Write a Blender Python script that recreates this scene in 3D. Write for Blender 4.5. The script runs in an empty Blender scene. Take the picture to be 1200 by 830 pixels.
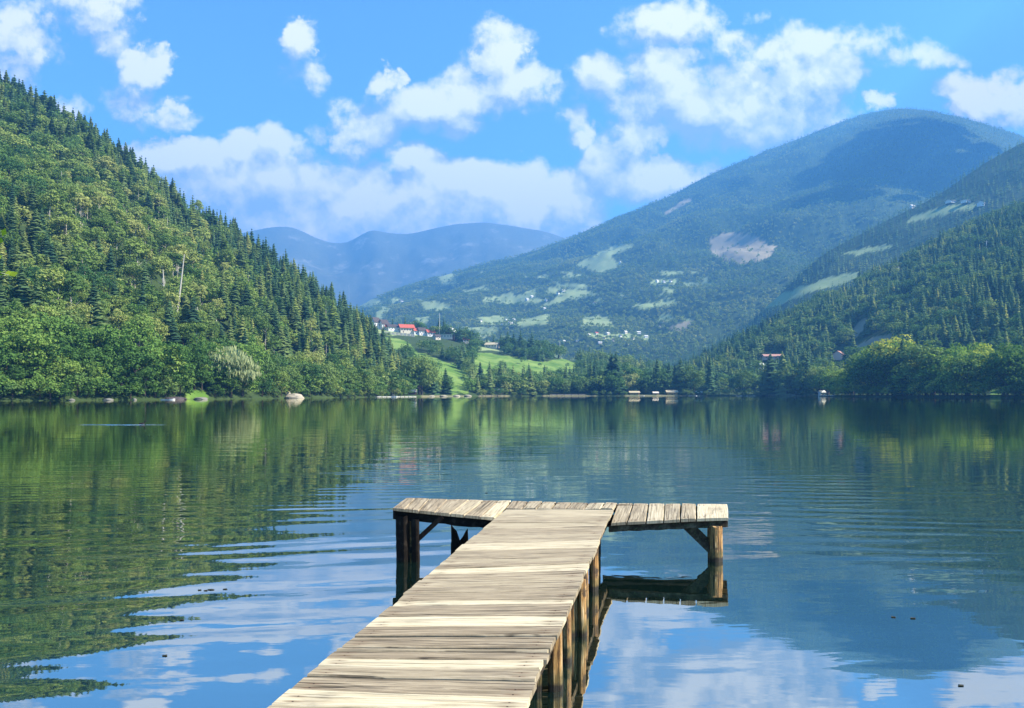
import bpy, math, random
import numpy as np

random.seed(7)
rng = np.random.default_rng(7)
sc = bpy.context.scene
COL = sc.collection
R = math.radians

# ------------------------------------------------------------------ camera
F = 866.67           # focal length measured in photo pixels (26 mm lens, 1200 px wide)
HY = 461.5           # horizon row of the photograph
CAMZ = 1.97          # eye height above the lake


def P(px, py, Y):    # point seen at a photo position, Y metres away
    return ((px - 600.0) / F * Y, Y, CAMZ + (HY - py) / F * Y)


cam = bpy.data.objects.new('camera', bpy.data.cameras.new('camera'))
COL.objects.link(cam)
cam.location = (0, 0, CAMZ)
cam.rotation_euler = (R(90), 0, 0)
cam.data.sensor_width = 36
cam.data.lens = 26
cam.data.shift_y = (HY - 415) / 1200.0
cam.data.clip_start = 0.05
cam.data.clip_end = 30000
sc.camera = cam

# ------------------------------------------------------------------ light
SUN_EL = R(41)
sh = np.array([0.99, -0.13])
sh /= np.linalg.norm(sh)
SUN = np.array([sh[0] * math.cos(SUN_EL), sh[1] * math.cos(SUN_EL), math.sin(SUN_EL)])
sun = bpy.data.objects.new('sun', bpy.data.lights.new('sun', 'SUN'))
COL.objects.link(sun)
sun.data.energy = 5.0
sun.data.angle = R(0.5)
sun.data.color = (1.0, 0.93, 0.82)
from mathutils import Vector, Matrix, Euler
sun.rotation_euler = Vector(SUN).to_track_quat('Z', 'Y').to_euler()

# ------------------------------------------------------------------ node helpers


class NT:
    def __init__(self, tree):
        self.t = tree
        self.n = tree.nodes
        self.l = tree.links

    def add(self, typ, **kw):
        nd = self.n.new(typ)
        for k, v in kw.items():
            setattr(nd, k, v)
        return nd

    def put(self, nd, key, v):
        s = nd.inputs[key]
        if hasattr(v, 'is_output'):
            self.l.new(v, s)
        else:
            s.default_value = v

    def math(self, op, a, b=None, c=None, clamp=False):
        nd = self.add('ShaderNodeMath', operation=op, use_clamp=clamp)
        self.put(nd, 0, a)
        if b is not None:
            self.put(nd, 1, b)
        if c is not None:
            self.put(nd, 2, c)
        return nd.outputs[0]

    def vmath(self, op, a, b=None):
        nd = self.add('ShaderNodeVectorMath', operation=op)
        self.put(nd, 0, a)
        if b is not None:
            self.put(nd, 1, b)
        return nd.outputs['Value'] if op in ('LENGTH', 'DOT_PRODUCT') else nd.outputs[0]

    def mix(self, f, a, b, blend='MIX'):
        nd = self.add('ShaderNodeMix', data_type='RGBA', blend_type=blend)
        self.put(nd, 0, f)
        self.put(nd, 6, a)
        self.put(nd, 7, b)
        return nd.outputs[2]

    def noise(self, vec, scale, detail=3, rough=0.5, dist=0.0, out='Fac'):
        nd = self.add('ShaderNodeTexNoise')
        if vec is not None:
            self.put(nd, 'Vector', vec)
        self.put(nd, 'Scale', scale)
        self.put(nd, 'Detail', detail)
        self.put(nd, 'Roughness', rough)
        self.put(nd, 'Distortion', dist)
        return nd.outputs[out]

    def ramp(self, f, stops, interp='LINEAR'):
        nd = self.add('ShaderNodeValToRGB')
        cr = nd.color_ramp
        cr.interpolation = interp
        while len(cr.elements) < len(stops):
            cr.elements.new(0.5)
        for e, (p, c) in zip(cr.elements, stops):
            e.position = p
            e.color = (c[0], c[1], c[2], 1) if hasattr(c, '__len__') else (c, c, c, 1)
        self.put(nd, 0, f)
        return nd.outputs[0]

    def smooth(self, v, lo, hi, a=0.0, b=1.0):
        nd = self.add('ShaderNodeMapRange', interpolation_type='SMOOTHSTEP')
        for k, x in (('Value', v), ('From Min', lo), ('From Max', hi), ('To Min', a), ('To Max', b)):
            self.put(nd, k, x)
        return nd.outputs[0]

    def attr(self, name, out='Fac'):
        nd = self.add('ShaderNodeAttribute', attribute_name=name)
        return nd.outputs[out]

    def comb(self, x, y, z):
        nd = self.add('ShaderNodeCombineXYZ')
        for i, v in enumerate((x, y, z)):
            self.put(nd, i, v)
        return nd.outputs[0]

    def sep(self, v):
        nd = self.add('ShaderNodeSeparateXYZ')
        self.put(nd, 0, v)
        return nd.outputs


def rgb(c):
    return (c[0], c[1], c[2], 1.0)


def new_mat(name):
    m = bpy.data.materials.new(name)
    m.use_nodes = True
    m.node_tree.nodes.clear()
    nt = NT(m.node_tree)
    nt.out = nt.add('ShaderNodeOutputMaterial')
    return m, nt


def bsdf(nt, color, rough=0.8, spec=0.3, normal=None):
    b = nt.add('ShaderNodeBsdfPrincipled')
    nt.put(b, 'Base Color', color)
    nt.put(b, 'Roughness', rough)
    nt.put(b, 'Specular IOR Level', spec)
    if normal is not None:
        nt.put(b, 'Normal', normal)
    return b.outputs[0]


def bump(nt, h, strength=0.5, dist=0.01):
    b = nt.add('ShaderNodeBump')
    nt.put(b, 'Height', h)
    nt.put(b, 'Strength', strength)
    nt.put(b, 'Distance', dist)
    return b.outputs[0]


# ------------------------------------------------------------------ world: sky + clouds
w = bpy.data.worlds.new('World')
sc.world = w
w.use_nodes = True
w.node_tree.nodes.clear()
wn = NT(w.node_tree)
sky = wn.add('ShaderNodeTexSky', sky_type='NISHITA', sun_disc=False)
sky.sun_elevation = SUN_EL
sky.sun_rotation = math.atan2(SUN[0], SUN[1])
sky.altitude = 700
sky.air_density = 1.0
sky.dust_density = 0.3
sky.ozone_density = 2.0

# cloud masses as directions (photo-plane coordinates of the heading +Y): cx, cy, rx, ry, weight
CL = [
    (22, 45, 44, 44, .62), (5, 80, 30, 26, .6), (112, 12, 55, 26, .6), (137, 38, 22, 24, .55),
    (172, 84, 30, 34, 1.), (165, 112, 40, 20, .72), (203, 136, 28, 15, .7), (80, 125, 22, 18, .4),
    (348, 48, 18, 26, .75), (358, 84, 26, 20, .6),
    (586, 74, 32, 38, 1.), (605, 106, 50, 24, .95), (552, 100, 40, 20, .7), (502, 124, 56, 25, .95), (461, 93, 17, 12, .7),
    (432, 140, 44, 22, .8), (412, 168, 26, 22, .7), (366, 152, 12, 11, .6),
    (205, 182, 64, 21, 1.1), (278, 178, 22, 20, 1.), (250, 214, 80, 26, .95), (322, 172, 34, 20, .85), (330, 235, 100, 38, 1.),
    (430, 232, 90, 44, 1.), (488, 186, 34, 20, 1.05), (530, 220, 90, 36, 1.05), (610, 226, 90, 42, 1.1), (668, 240, 48, 30, 1.05),
    (450, 250, 240, 46, 1.25), (280, 222, 120, 46, 1.1), (600, 244, 110, 46, 1.3),
    (390, 268, 80, 24, .9), (500, 262, 100, 26, 1.), (622, 252, 44, 24, 1.1), (590, 276, 60, 14, .9), (310, 268, 50, 30, .9),
    (792, 26, 56, 26, .8), (838, 48, 50, 18, .6), (718, 92, 58, 24, .8), (782, 74, 50, 22, .85), (677, 152, 20, 24, .85), (692, 176, 20, 16, .7),
    (756, 162, 34, 22, 1.), (800, 120, 80, 50, 1.15), (860, 112, 80, 48, 1.1), (932, 90, 56, 36, 1.05), (975, 62, 66, 30, .75),
    (1012, 44, 40, 20, .55), (1062, 68, 50, 14, .5), (905, 136, 84, 30, 1.05), (1030, 114, 16, 10, .7),
    (778, 208, 54, 22, 1.), (722, 190, 56, 40, .95), (892, 20, 16, 8, .5), (940, 145, 30, 18, .8),
    (1150, 120, 48, 24, 1.05), (1196, 130, 36, 26, 1.), (1186, 90, 18, 10, .5),
    # beyond the frame, so that a step to the side still finds weather
    (-160, 40, 120, 50, .8), (-420, 120, 200, 70, .9), (-90, -60, 90, 40, .7), (1380, 90, 110, 50, .9), (1680, 140, 220, 70, .9),
    (320, -130, 110, 40, .7), (820, -120, 160, 50, .75), (1150, -160, 120, 40, .6),
]
g = bpy.data.node_groups.new('cloud_field', 'ShaderNodeTree')
g.interface.new_socket('Vector', in_out='INPUT', socket_type='NodeSocketVector')
g.interface.new_socket('Density', in_out='OUTPUT', socket_type='NodeSocketFloat')
gn = NT(g)
gi = gn.add('NodeGroupInput')
go = gn.add('NodeGroupOutput')
uv = gi.outputs[0]
wc = gn.vmath('SUBTRACT', gn.noise(uv, 9, 4, .55, out='Color'), (.5, .5, .5))
wv = gn.vmath('MULTIPLY', wc, (.11, .08, 0))
p0 = gn.vmath('ADD', uv, wv)
val = None
for cx, cy, rx, ry, a in CL:
    if cy > 170 and 0 < cx < 700:
        a *= 1.3
    c = ((cx - 600) / F, (HY - cy) / F, 0)
    d = gn.vmath('SUBTRACT', p0, c)
    d = gn.vmath('MULTIPLY', d, (F / (rx * 1.27), F / (ry * 1.27), 0))
    ln = gn.vmath('DOT_PRODUCT', d, d)
    f = gn.math('MULTIPLY_ADD', ln, -a, a)
    val = f if val is None else gn.math('SMOOTH_MAX', val, f, .25)
val = gn.math('MAXIMUM', val, -1.0)
fb = gn.noise(gn.vmath('ADD', uv, (3.3, 1.7, .4)), 16, 10, .58, .2)
fb2 = gn.noise(gn.vmath('ADD', uv, (8.1, 2.2, 1.4)), 48, 6, .6)
fbs = gn.math('ADD', gn.math('MULTIPLY_ADD', fb, 2.7, -1.35), gn.math('MULTIPLY_ADD', fb2, 1.05, -.52))
den = gn.math('ADD', val, fbs)
gn.l.new(den, go.inputs[0])

CORE = [(172, 80, 24, 26, 1.), (196, 134, 22, 10, .7), (584, 66, 24, 26, 1.), (606, 100, 34, 16, .9), (520, 122, 36, 16, .9), (462, 92, 12, 9, .8), (486, 184, 24, 14, .9),
        (206, 180, 56, 15, 1.), (279, 176, 20, 16, 1.), (622, 250, 34, 17, 1.2), (560, 214, 50, 16, .7), (655, 236, 34, 16, .8), (756, 160, 26, 15, 1.), (782, 74, 30, 15, .9), (928, 92, 36, 22, 1.1),
        (896, 82, 22, 14, .8), (1030, 112, 14, 8, .7), (1152, 118, 38, 18, 1.), (1186, 128, 22, 16, .8), (346, 46, 14, 18, .8), (24, 44, 30, 24, .7), (680, 162, 16, 14, .9), (770, 208, 36, 14, .8),
        (402, 168, 18, 14, .8), (440, 236, 44, 16, .7), (330, 206, 26, 10, .6), (800, 30, 34, 12, .7), (130, 22, 28, 12, .5), (870, 128, 26, 12, .6), (500, 238, 40, 14, .6)]
g2 = bpy.data.node_groups.new('cloud_cores', 'ShaderNodeTree')
g2.interface.new_socket('Vector', in_out='INPUT', socket_type='NodeSocketVector')
g2.interface.new_socket('Density', in_out='OUTPUT', socket_type='NodeSocketFloat')
gc = NT(g2)
ci = gc.add('NodeGroupInput')
co = gc.add('NodeGroupOutput')
q0 = gc.vmath('ADD', ci.outputs[0], gc.vmath('MULTIPLY', gc.vmath('SUBTRACT', gc.noise(ci.outputs[0], 22, 5, .6, out='Color'), (.5, .5, .5)), (.085, .07, 0)))
val = None
for cx, cy, rx, ry, a in CORE:
    d = gc.vmath('SUBTRACT', q0, ((cx - 600) / F, (HY - cy) / F, 0))
    d = gc.vmath('MULTIPLY', d, (F / (rx * 1.3), F / (ry * 1.3), 0))
    f = gc.math('MULTIPLY_ADD', gc.vmath('DOT_PRODUCT', d, d), -a, a)
    val = f if val is None else gc.math('SMOOTH_MAX', val, f, .15)
nz_ = gc.noise(ci.outputs[0], 30, 9, .6)
gc.l.new(gc.math('ADD', gc.math('MAXIMUM', val, -1.), gc.math('MULTIPLY_ADD', nz_, 3.2, -1.6)), co.inputs[0])

gd = wn.add('ShaderNodeTexCoord').outputs['Generated']
sx, sy, sz = wn.sep(gd)[:3]
yy = wn.math('MAXIMUM', sy, 0.08)
uvw = wn.comb(wn.math('DIVIDE', sx, yy), wn.math('DIVIDE', sz, yy), 0.0)


def field(vec):
    gnode = wn.add('ShaderNodeGroup')
    gnode.node_tree = g
    wn.put(gnode, 0, vec)
    return gnode.outputs[0]


d0 = field(uvw)
d1 = field(wn.vmath('ADD', uvw, (.014, .034, 0)))
alpha = wn.smooth(d0, -0.12, 0.72)
cn = wn.add('ShaderNodeGroup')
cn.node_tree = g2
wn.put(cn, 0, uvw)
core = wn.smooth(cn.outputs[0], -.25, 1.0)
alpha = wn.math('MAXIMUM', alpha, wn.smooth(cn.outputs[0], -.18, .62))
front = wn.smooth(sy, .1, .2)
alpha = wn.math('MULTIPLY', alpha, front)
lit = wn.math('MULTIPLY_ADD', wn.math('SUBTRACT', d0, d1), .85, .30, clamp=True)
lit = wn.math('MULTIPLY_ADD', core, .52, lit, clamp=True)
lowt = wn.smooth(wn.math('DIVIDE', sz, yy), .20, .36)
shadow_col = wn.mix(lowt, rgb((2.5, 2.75, 3.5)), rgb((1.9, 2.45, 3.5)))
bright_col = wn.mix(lowt, rgb((6.7, 5.8, 4.8)), rgb((6.3, 6.0, 5.6)))
ccol = wn.mix(lit, shadow_col, bright_col)
skyc = wn.mix(1.0, sky.outputs[0], rgb((0.62, 0.98, 1.30)), 'MULTIPLY')
skym = wn.mix(wn.math('MULTIPLY', alpha, .95), skyc, ccol)
bg = wn.add('ShaderNodeBackground')
wn.put(bg, 'Color', skym)
wn.put(bg, 'Strength', 0.08)
wo = wn.add('ShaderNodeOutputWorld')
wn.l.new(bg.outputs[0], wo.inputs['Surface'])

# ------------------------------------------------------------------ materials


def foliage_mat(name, stops, transl=0.25, per_object=True):
    m, nt = new_mat(name)
    v = nt.attr('tint')
    if per_object:
        v = nt.math('ADD', v, nt.add('ShaderNodeObjectInfo').outputs['Random'])
    c = nt.ramp(v, stops)
    d = nt.add('ShaderNodeBsdfDiffuse')
    nt.put(d, 'Color', c)
    t = nt.add('ShaderNodeBsdfTranslucent')
    nt.put(t, 'Color', nt.mix(1.0, c, rgb((1.15, 1.25, .7)), 'MULTIPLY'))
    mx = nt.add('ShaderNodeMixShader')
    mx.inputs[0].default_value = transl
    nt.l.new(d.outputs[0], mx.inputs[1])
    nt.l.new(t.outputs[0], mx.inputs[2])
    nt.l.new(mx.outputs[0], nt.out.inputs[0])
    return m


def plain(name, col, rough=.8, var=.25, scale=3., spec=.3):
    m, nt = new_mat(name)
    tc = nt.add('ShaderNodeTexCoord').outputs['Object']
    n = nt.noise(tc, scale, 5, .6)
    c = nt.mix(n, rgb([x * (1 - var) for x in col]), rgb([min(.95, x * (1 + var)) for x in col]))
    nt.l.new(bsdf(nt, c, rough, spec), nt.out.inputs[0])
    return m


RAMPS = {
    'spruce': [(0, (0.042, 0.090, 0.046)), (.35, (0.070, 0.134, 0.057)), (.7, (0.128, 0.193, 0.065)), (1, (0.215, 0.263, 0.082))],
    'bright': [(0, (0.058, 0.122, 0.030)), (.4, (0.098, 0.188, 0.040)), (.75, (0.148, 0.246, 0.050)), (1, (0.225, 0.310, 0.065))],
    'olive': [(0, (0.100, 0.170, 0.042)), (.35, (0.170, 0.245, 0.056)), (.7, (0.245, 0.305, 0.074)), (1, (0.350, 0.365, 0.115))],
    'deep': [(0, (0.053, 0.121, 0.038)), (.5, (0.102, 0.185, 0.050)), (1, (0.191, 0.255, 0.069))],
    'golden': [(0, (0.099, 0.179, 0.032)), (.35, (0.191, 0.291, 0.042)), (.7, (0.325, 0.392, 0.058)), (1, (0.464, 0.448, 0.074))],
    'willow': [(0, (0.278, 0.325, 0.147)), (1, (0.394, 0.426, 0.200))],
}
FM = {k: foliage_mat(k + '_leaves', v) for k, v in RAMPS.items()}
FMS = {k: foliage_mat(k + '_forest', v, per_object=False) for k, v in RAMPS.items()}
M_BARK = plain('bark', (.075, .055, .038), .9, .4, 6)
M_PALEBARK = plain('pale_bark', (.42, .38, .30), .8, .3, 4)
M_DEAD = plain('dead_wood', (.50, .45, .36), .8, .25, 4)

# ------------------------------------------------------------------ mesh helpers


def mesh_np(name, V, Fq, mats, tint=None, smooth=False, attrs=None):
    """V (n,3), Fq (m,k) with one k for every face"""
    V = np.asarray(V, np.float32)
    Fq = np.asarray(Fq, np.int32)
    me = bpy.data.meshes.new(name)
    n, (m, k) = len(V), Fq.shape
    me.vertices.add(n)
    me.vertices.foreach_set('co', V.ravel())
    me.loops.add(m * k)
    me.loops.foreach_set('vertex_index', Fq.ravel())
    me.polygons.add(m)
    me.polygons.foreach_set('loop_start', np.arange(0, m * k, k, dtype=np.int32))
    if smooth:
        me.polygons.foreach_set('use_smooth', np.ones(m, bool))
    if tint is not None:
        a = me.attributes.new('tint', 'FLOAT', 'POINT')
        a.data.foreach_set('value', np.asarray(tint, np.float32))
    for nm, arr in (attrs or {}).items():
        arr = np.asarray(arr, np.float32)
        if arr.ndim == 1:
            me.attributes.new(nm, 'FLOAT', 'POINT').data.foreach_set('value', arr)
        else:
            me.attributes.new(nm, 'FLOAT_VECTOR', 'POINT').data.foreach_set('vector', arr.ravel())
    for mt in (mats if isinstance(mats, (list, tuple)) else [mats]):
        me.materials.append(mt)
    me.update(calc_edges=True)
    me.validate()
    return me


def link(name, data, parent=None, loc=None, rot=None, scale=None):
    o = bpy.data.objects.new(name, data)
    COL.objects.link(o)
    if parent is not None:
        o.parent = parent
    if loc is not None:
        o.location = loc
    if rot is not None:
        o.rotation_euler = rot
    if scale is not None:
        o.scale = scale if hasattr(scale, '__len__') else (scale,) * 3
    return o


def tag(o, label=None, cat=None, group=None, kind=None):
    if label:
        o['label'] = label
    if cat:
        o['category'] = cat
    if group:
        o['group'] = group
    if kind:
        o['kind'] = kind
    return o


class MB:
    """collects quads/tris/ngons in python lists; build() links ONE mesh object"""

    def __init__(self):
        self.v = []
        self.f = []
        self.t = []
        self.g = []
        self.e = []

    def face(self, pts, tint=0., gco=None):
        i = len(self.v)
        self.v += [tuple(p) for p in pts]
        self.f.append(list(range(i, i + len(pts))))
        self.t += [tint] * len(pts)
        self.g += (gco if gco else [(0, 0, 0)] * len(pts))

    def hexa(self, b, t, tint=0.):
        """b, t: 4 bottom and 4 top points, same winding (counter-clockwise from above)"""
        i = len(self.v)
        self.v += [tuple(p) for p in list(b) + list(t)]
        self.t += [tint] * 8
        self.g += [(0, 0, 0)] * 8
        for q in ((3, 2, 1, 0), (4, 5, 6, 7), (0, 1, 5, 4), (1, 2, 6, 5), (2, 3, 7, 6), (3, 0, 4, 7)):
            self.f.append([i + k for k in q])

    def box(self, c, s, rz=0.):
        ca, sa = math.cos(rz), math.sin(rz)
        pts = []
        for z in (-.5, .5):
            for x, y in ((-.5, -.5), (.5, -.5), (.5, .5), (-.5, .5)):
                X, Y = x * s[0], y * s[1]
                pts.append((c[0] + X * ca - Y * sa, c[1] + X * sa + Y * ca, c[2] + z * s[2]))
        self.hexa(pts[:4], pts[4:])

    def tube(self, pts, rads, n=8, cap=True, jit=0.):
        pts = [Vector(p) for p in pts]
        rings = []
        for k, p in enumerate(pts):
            d = (pts[min(k + 1, len(pts) - 1)] - pts[max(k - 1, 0)])
            if d.length < 1e-9:
                d = Vector((0, 0, 1))
            q = d.to_track_quat('Z', 'Y')
            ring = []
            for j in range(n):
                a = 2 * math.pi * j / n
                r = rads[k] * (1 + jit * (random.random() - .5))
                ring.append(p + q @ Vector((math.cos(a) * r, math.sin(a) * r, 0)))
            rings.append(ring)
        i = len(self.v)
        for ring in rings:
            self.v += [tuple(p) for p in ring]
            self.t += [0.] * n
            self.g += [(0, 0, 0)] * n
        for k in range(len(rings) - 1):
            for j in range(n):
                a, b = i + k * n + j, i + k * n + (j + 1) % n
                self.f.append([a, b, b + n, a + n])
        if cap:
            self.f.append([i + j for j in reversed(range(n))])
            self.f.append([i + (len(rings) - 1) * n + j for j in range(n)])

    def data(self, name, mat, smooth=False):
        me = bpy.data.meshes.new(name)
        me.from_pydata(self.v, [], self.f)
        me.attributes.new('tint', 'FLOAT', 'POINT').data.foreach_set('value', np.array(self.t, np.float32))
        me.attributes.new('gco', 'FLOAT_VECTOR', 'POINT').data.foreach_set('vector', np.array(self.g, np.float32).ravel())
        if len(getattr(self, 'e', [])) == len(self.v):
            me.attributes.new('end', 'FLOAT', 'POINT').data.foreach_set('value', np.array(self.e, np.float32))
        me.materials.append(mat)
        if smooth:
            me.polygons.foreach_set('use_smooth', [True] * len(me.polygons))
        me.update()
        return me

    def build(self, name, mat, parent=None, smooth=False, **kw):
        return link(name, self.data(name, mat, smooth), parent, **kw)


def empty(name, loc, rz=0.):
    o = bpy.data.objects.new(name, None)
    COL.objects.link(o)
    o.location = loc
    o.rotation_euler = (0, 0, rz)
    o.empty_display_size = .3
    return o


# ------------------------------------------------------------------ terrain
def ip(x, pts):
    a = np.array(pts, float)
    return np.interp(x, a[:, 0], a[:, 1])


SHORE = [(-1300, 150), (-300, 172), (0, 200), (100, 215), (200, 238), (300, 285), (380, 345), (460, 430), (520, 500), (560, 560),
         (650, 620), (800, 640), (900, 620), (955, 570), (985, 480), (1050, 420), (1100, 380), (1200, 340), (1400, 290), (2500, 190)]


def vnoise(x, y, seed=0):
    """cheap smooth value noise, numpy"""
    def h(i, j):
        s = np.sin(i * 127.1 + j * 311.7 + seed * 74.7) * 43758.5453
        return s - np.floor(s)
    i, j = np.floor(x), np.floor(y)
    fx, fy = x - i, y - j
    fx, fy = fx * fx * (3 - 2 * fx), fy * fy * (3 - 2 * fy)
    return (h(i, j) * (1 - fx) + h(i + 1, j) * fx) * (1 - fy) + (h(i, j + 1) * (1 - fx) + h(i + 1, j + 1) * fx) * fy


def fbm(x, y, seed=0, o=4):
    s, a, t = 0, .5, 0
    for k in range(o):
        s = s + a * vnoise(x * 2 ** k, y * 2 ** k, seed + k)
        t += a
        a *= .5
    return s / t - .5


# every hill: silhouette (photo column, row), foot and ridge distances, profile power, back slope
LAY = [
    dict(sil=[(-1300, -260), (-400, -40), (-100, 78), (0, 103), (43, 126), (71, 144), (101, 160), (134, 184), (152, 199), (181, 217), (202, 237),
              (243, 264), (286, 290), (311, 307), (342, 324), (377, 352), (410, 376), (430, 388), (445, 404), (471, 440), (488, 460), (520, 466)],
         yb=SHORE, yr=[(-1300, 620), (0, 575), (250, 575), (400, 590), (480, 600)], p=1.0, back=.5, px=(-9999, 505), n=10, nf=60),
    dict(sil=[(330, 392), (400, 380), (430, 384), (450, 387), (480, 391), (530, 398), (560, 406), (620, 414), (660, 420), (700, 430), (760, 440), (830, 449), (900, 460), (960, 463)],
         yb=[(0, 520), (520, 520), (600, 600), (700, 650), (960, 640)], yr=[(300, 900), (500, 930), (700, 960), (960, 900)], p=.95, back=.25, px=(300, 940), n=5, nf=90),
    dict(sil=[(700, 464), (800, 440), (830, 420), (880, 396), (940, 366), (1000, 336), (1060, 310), (1120, 276), (1200, 246), (1300, 200), (1600, 120), (2500, 60)],
         yb=[(700, 640), (960, 620), (1050, 500), (1200, 420), (1500, 380), (2500, 300)], yr=[(700, 980), (900, 980), (1200, 1000), (2500, 900)], p=1.0, back=.45, px=(720, 9999), n=14, nf=110),
    dict(sil=[(780, 430), (840, 404), (880, 378), (960, 300), (1020, 268), (1060, 249), (1100, 229), (1150, 193), (1200, 166), (1300, 122), (1600, 60), (2500, 0)],
         yb=[(700, 1000), (1200, 900), (2500, 800)], yr=[(700, 1600), (1200, 1650), (2500, 1500)], p=1.0, back=.4, px=(760, 9999), n=18, nf=160),
    dict(sil=[(200, 440), (340, 400), (400, 372), (430, 352), (450, 344), (500, 330), (560, 310), (620, 296), (680, 274), (740, 248), (800, 222), (830, 205), (880, 184), (920, 167), (960, 152),
              (1000, 138), (1030, 129), (1060, 125), (1090, 128), (1130, 138), (1180, 154), (1240, 176), (1400, 240), (1800, 330), (2500, 400)],
         yb=[(300, 1500), (600, 1400), (800, 1250), (1200, 1250), (2500, 1200)], yr=[(200, 3350), (500, 3700), (800, 3900), (1200, 3900), (2500, 3500)], p=1.12, back=.35, px=(150, 9999), n=85, nf=360),
    dict(sil=[(-1300, 360), (-300, 330), (0, 310), (200, 290), (290, 272), (318, 266), (338, 265), (352, 269), (366, 276), (385, 283), (406, 284), (422, 275), (436, 267), (450, 271), (480, 273), (510, 267), (540, 262), (570, 260),
              (600, 264), (640, 271), (700, 290), (900, 330), (1200, 360), (2500, 400)],
         yb=[(-1300, 4050), (2500, 4050)], yr=[(-1300, 6300), (2500, 6300)], p=1.25, back=.5, px=(-9999, 9999), n=110, nf=520),
]


_G = np.arange(-1600., 2801.)


def smooth_table(pts, sg):
    v = ip(_G, pts)
    k = np.exp(-.5 * (np.arange(-3 * sg, 3 * sg + 1) / sg) ** 2)
    k /= k.sum()
    return np.convolve(np.pad(v, 3 * sg, mode='edge'), k, mode='valid')


for _k, _L in enumerate(LAY):
    sg_ = (5, 12, 12, 14, 14, 6)[_k]
    _L['tsil'] = smooth_table(_L['sil'], sg_)
    _L['tyb'] = smooth_table(_L['yb'], 30) if _k else smooth_table(_L['yb'], 8)
    _L['tyr'] = smooth_table(_L['yr'], 60)


def terrain(X, Y):
    """height and layer index (-1 lake, 0.. hills, 9 flat land)"""
    X = np.asarray(X, float)
    Y = np.asarray(Y, float)
    Ys = np.maximum(Y, 1.)
    px = 600 + F * X / Ys
    ysh = ip(px, SHORE) + 5 * fbm(X / 14, Y / 14, 3)
    dsh = Y - ysh
    h = np.where(dsh < 0, np.maximum(dsh * .35, -3.0), np.minimum(dsh * .28, 1.0) + np.clip(dsh, 0, 3000) * .012)
    lay = np.where(dsh < 0, -1, 9)
    for k, L in enumerate(LAY):
        yb = np.interp(px, _G, L['tyb'])
        yr = np.interp(px, _G, L['tyr'])
        hr = CAMZ + (HY - np.interp(px, _G, L['tsil'])) / F * yr
        t = (Y - yb) / (yr - yb)
        hh = np.where(t < 1, np.maximum(hr, 0) * np.clip(t, 0, 1) ** L['p'], hr - (Y - yr) * L['back'])
        bumpy = L['n'] * fbm(X / L['nf'], Y / L['nf'], 11 + k, 5) * np.clip(t * 4, 0, 1) * np.clip((1.02 - t) * 6, .12, 1) * 2
        hh = hh + bumpy
        ok = (px >= L['px'][0]) & (px <= L['px'][1]) & (t > 0) & (dsh > 0)
        up = ok & (hh > h)
        h = np.where(up, hh, h)
        lay = np.where(up, k, lay)
    return h, lay


def proj(X, Y, Z):
    return 600 + F * X / Y, HY - (Z - CAMZ) / Y * F


_YS = np.exp(np.linspace(math.log(150), math.log(7000), 2800))


def ground(px, py, layer=None):
    """first point of the ground met by the line of sight to a photo position"""
    X = (px - 600) / F * _YS
    h, l = terrain(X, _YS)
    row = HY - (h - CAMZ) / _YS * F
    if layer is None:
        hit = np.nonzero((row <= py) & (l >= 0))[0]
        k = hit[0] if len(hit) else len(_YS) - 1
    else:                                    # the spot on that hill nearest to the line of sight
        on = l == layer
        top = np.argmin(np.where(on, row, 1e9)) if on.any() else 0
        on &= _YS <= _YS[top]
        k = int(np.argmin(np.where(on, np.abs(row - py), 1e9)))
    return float(X[k]), float(_YS[k]), float(h[k])


def zat(X, Y):
    return float(terrain(np.array([X]), np.array([Y]))[0][0])


def inpoly(px, py, poly):
    poly = np.array(poly, float)
    ins = np.zeros(np.shape(px), bool)
    j = len(poly) - 1
    for i in range(len(poly)):
        xi, yi = poly[i]
        xj, yj = poly[j]
        c = ((yi > py) != (yj > py)) & (px < (xj - xi) * (py - yi) / (yj - yi + 1e-9) + xi)
        ins ^= c
        j = i
    return ins


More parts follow.
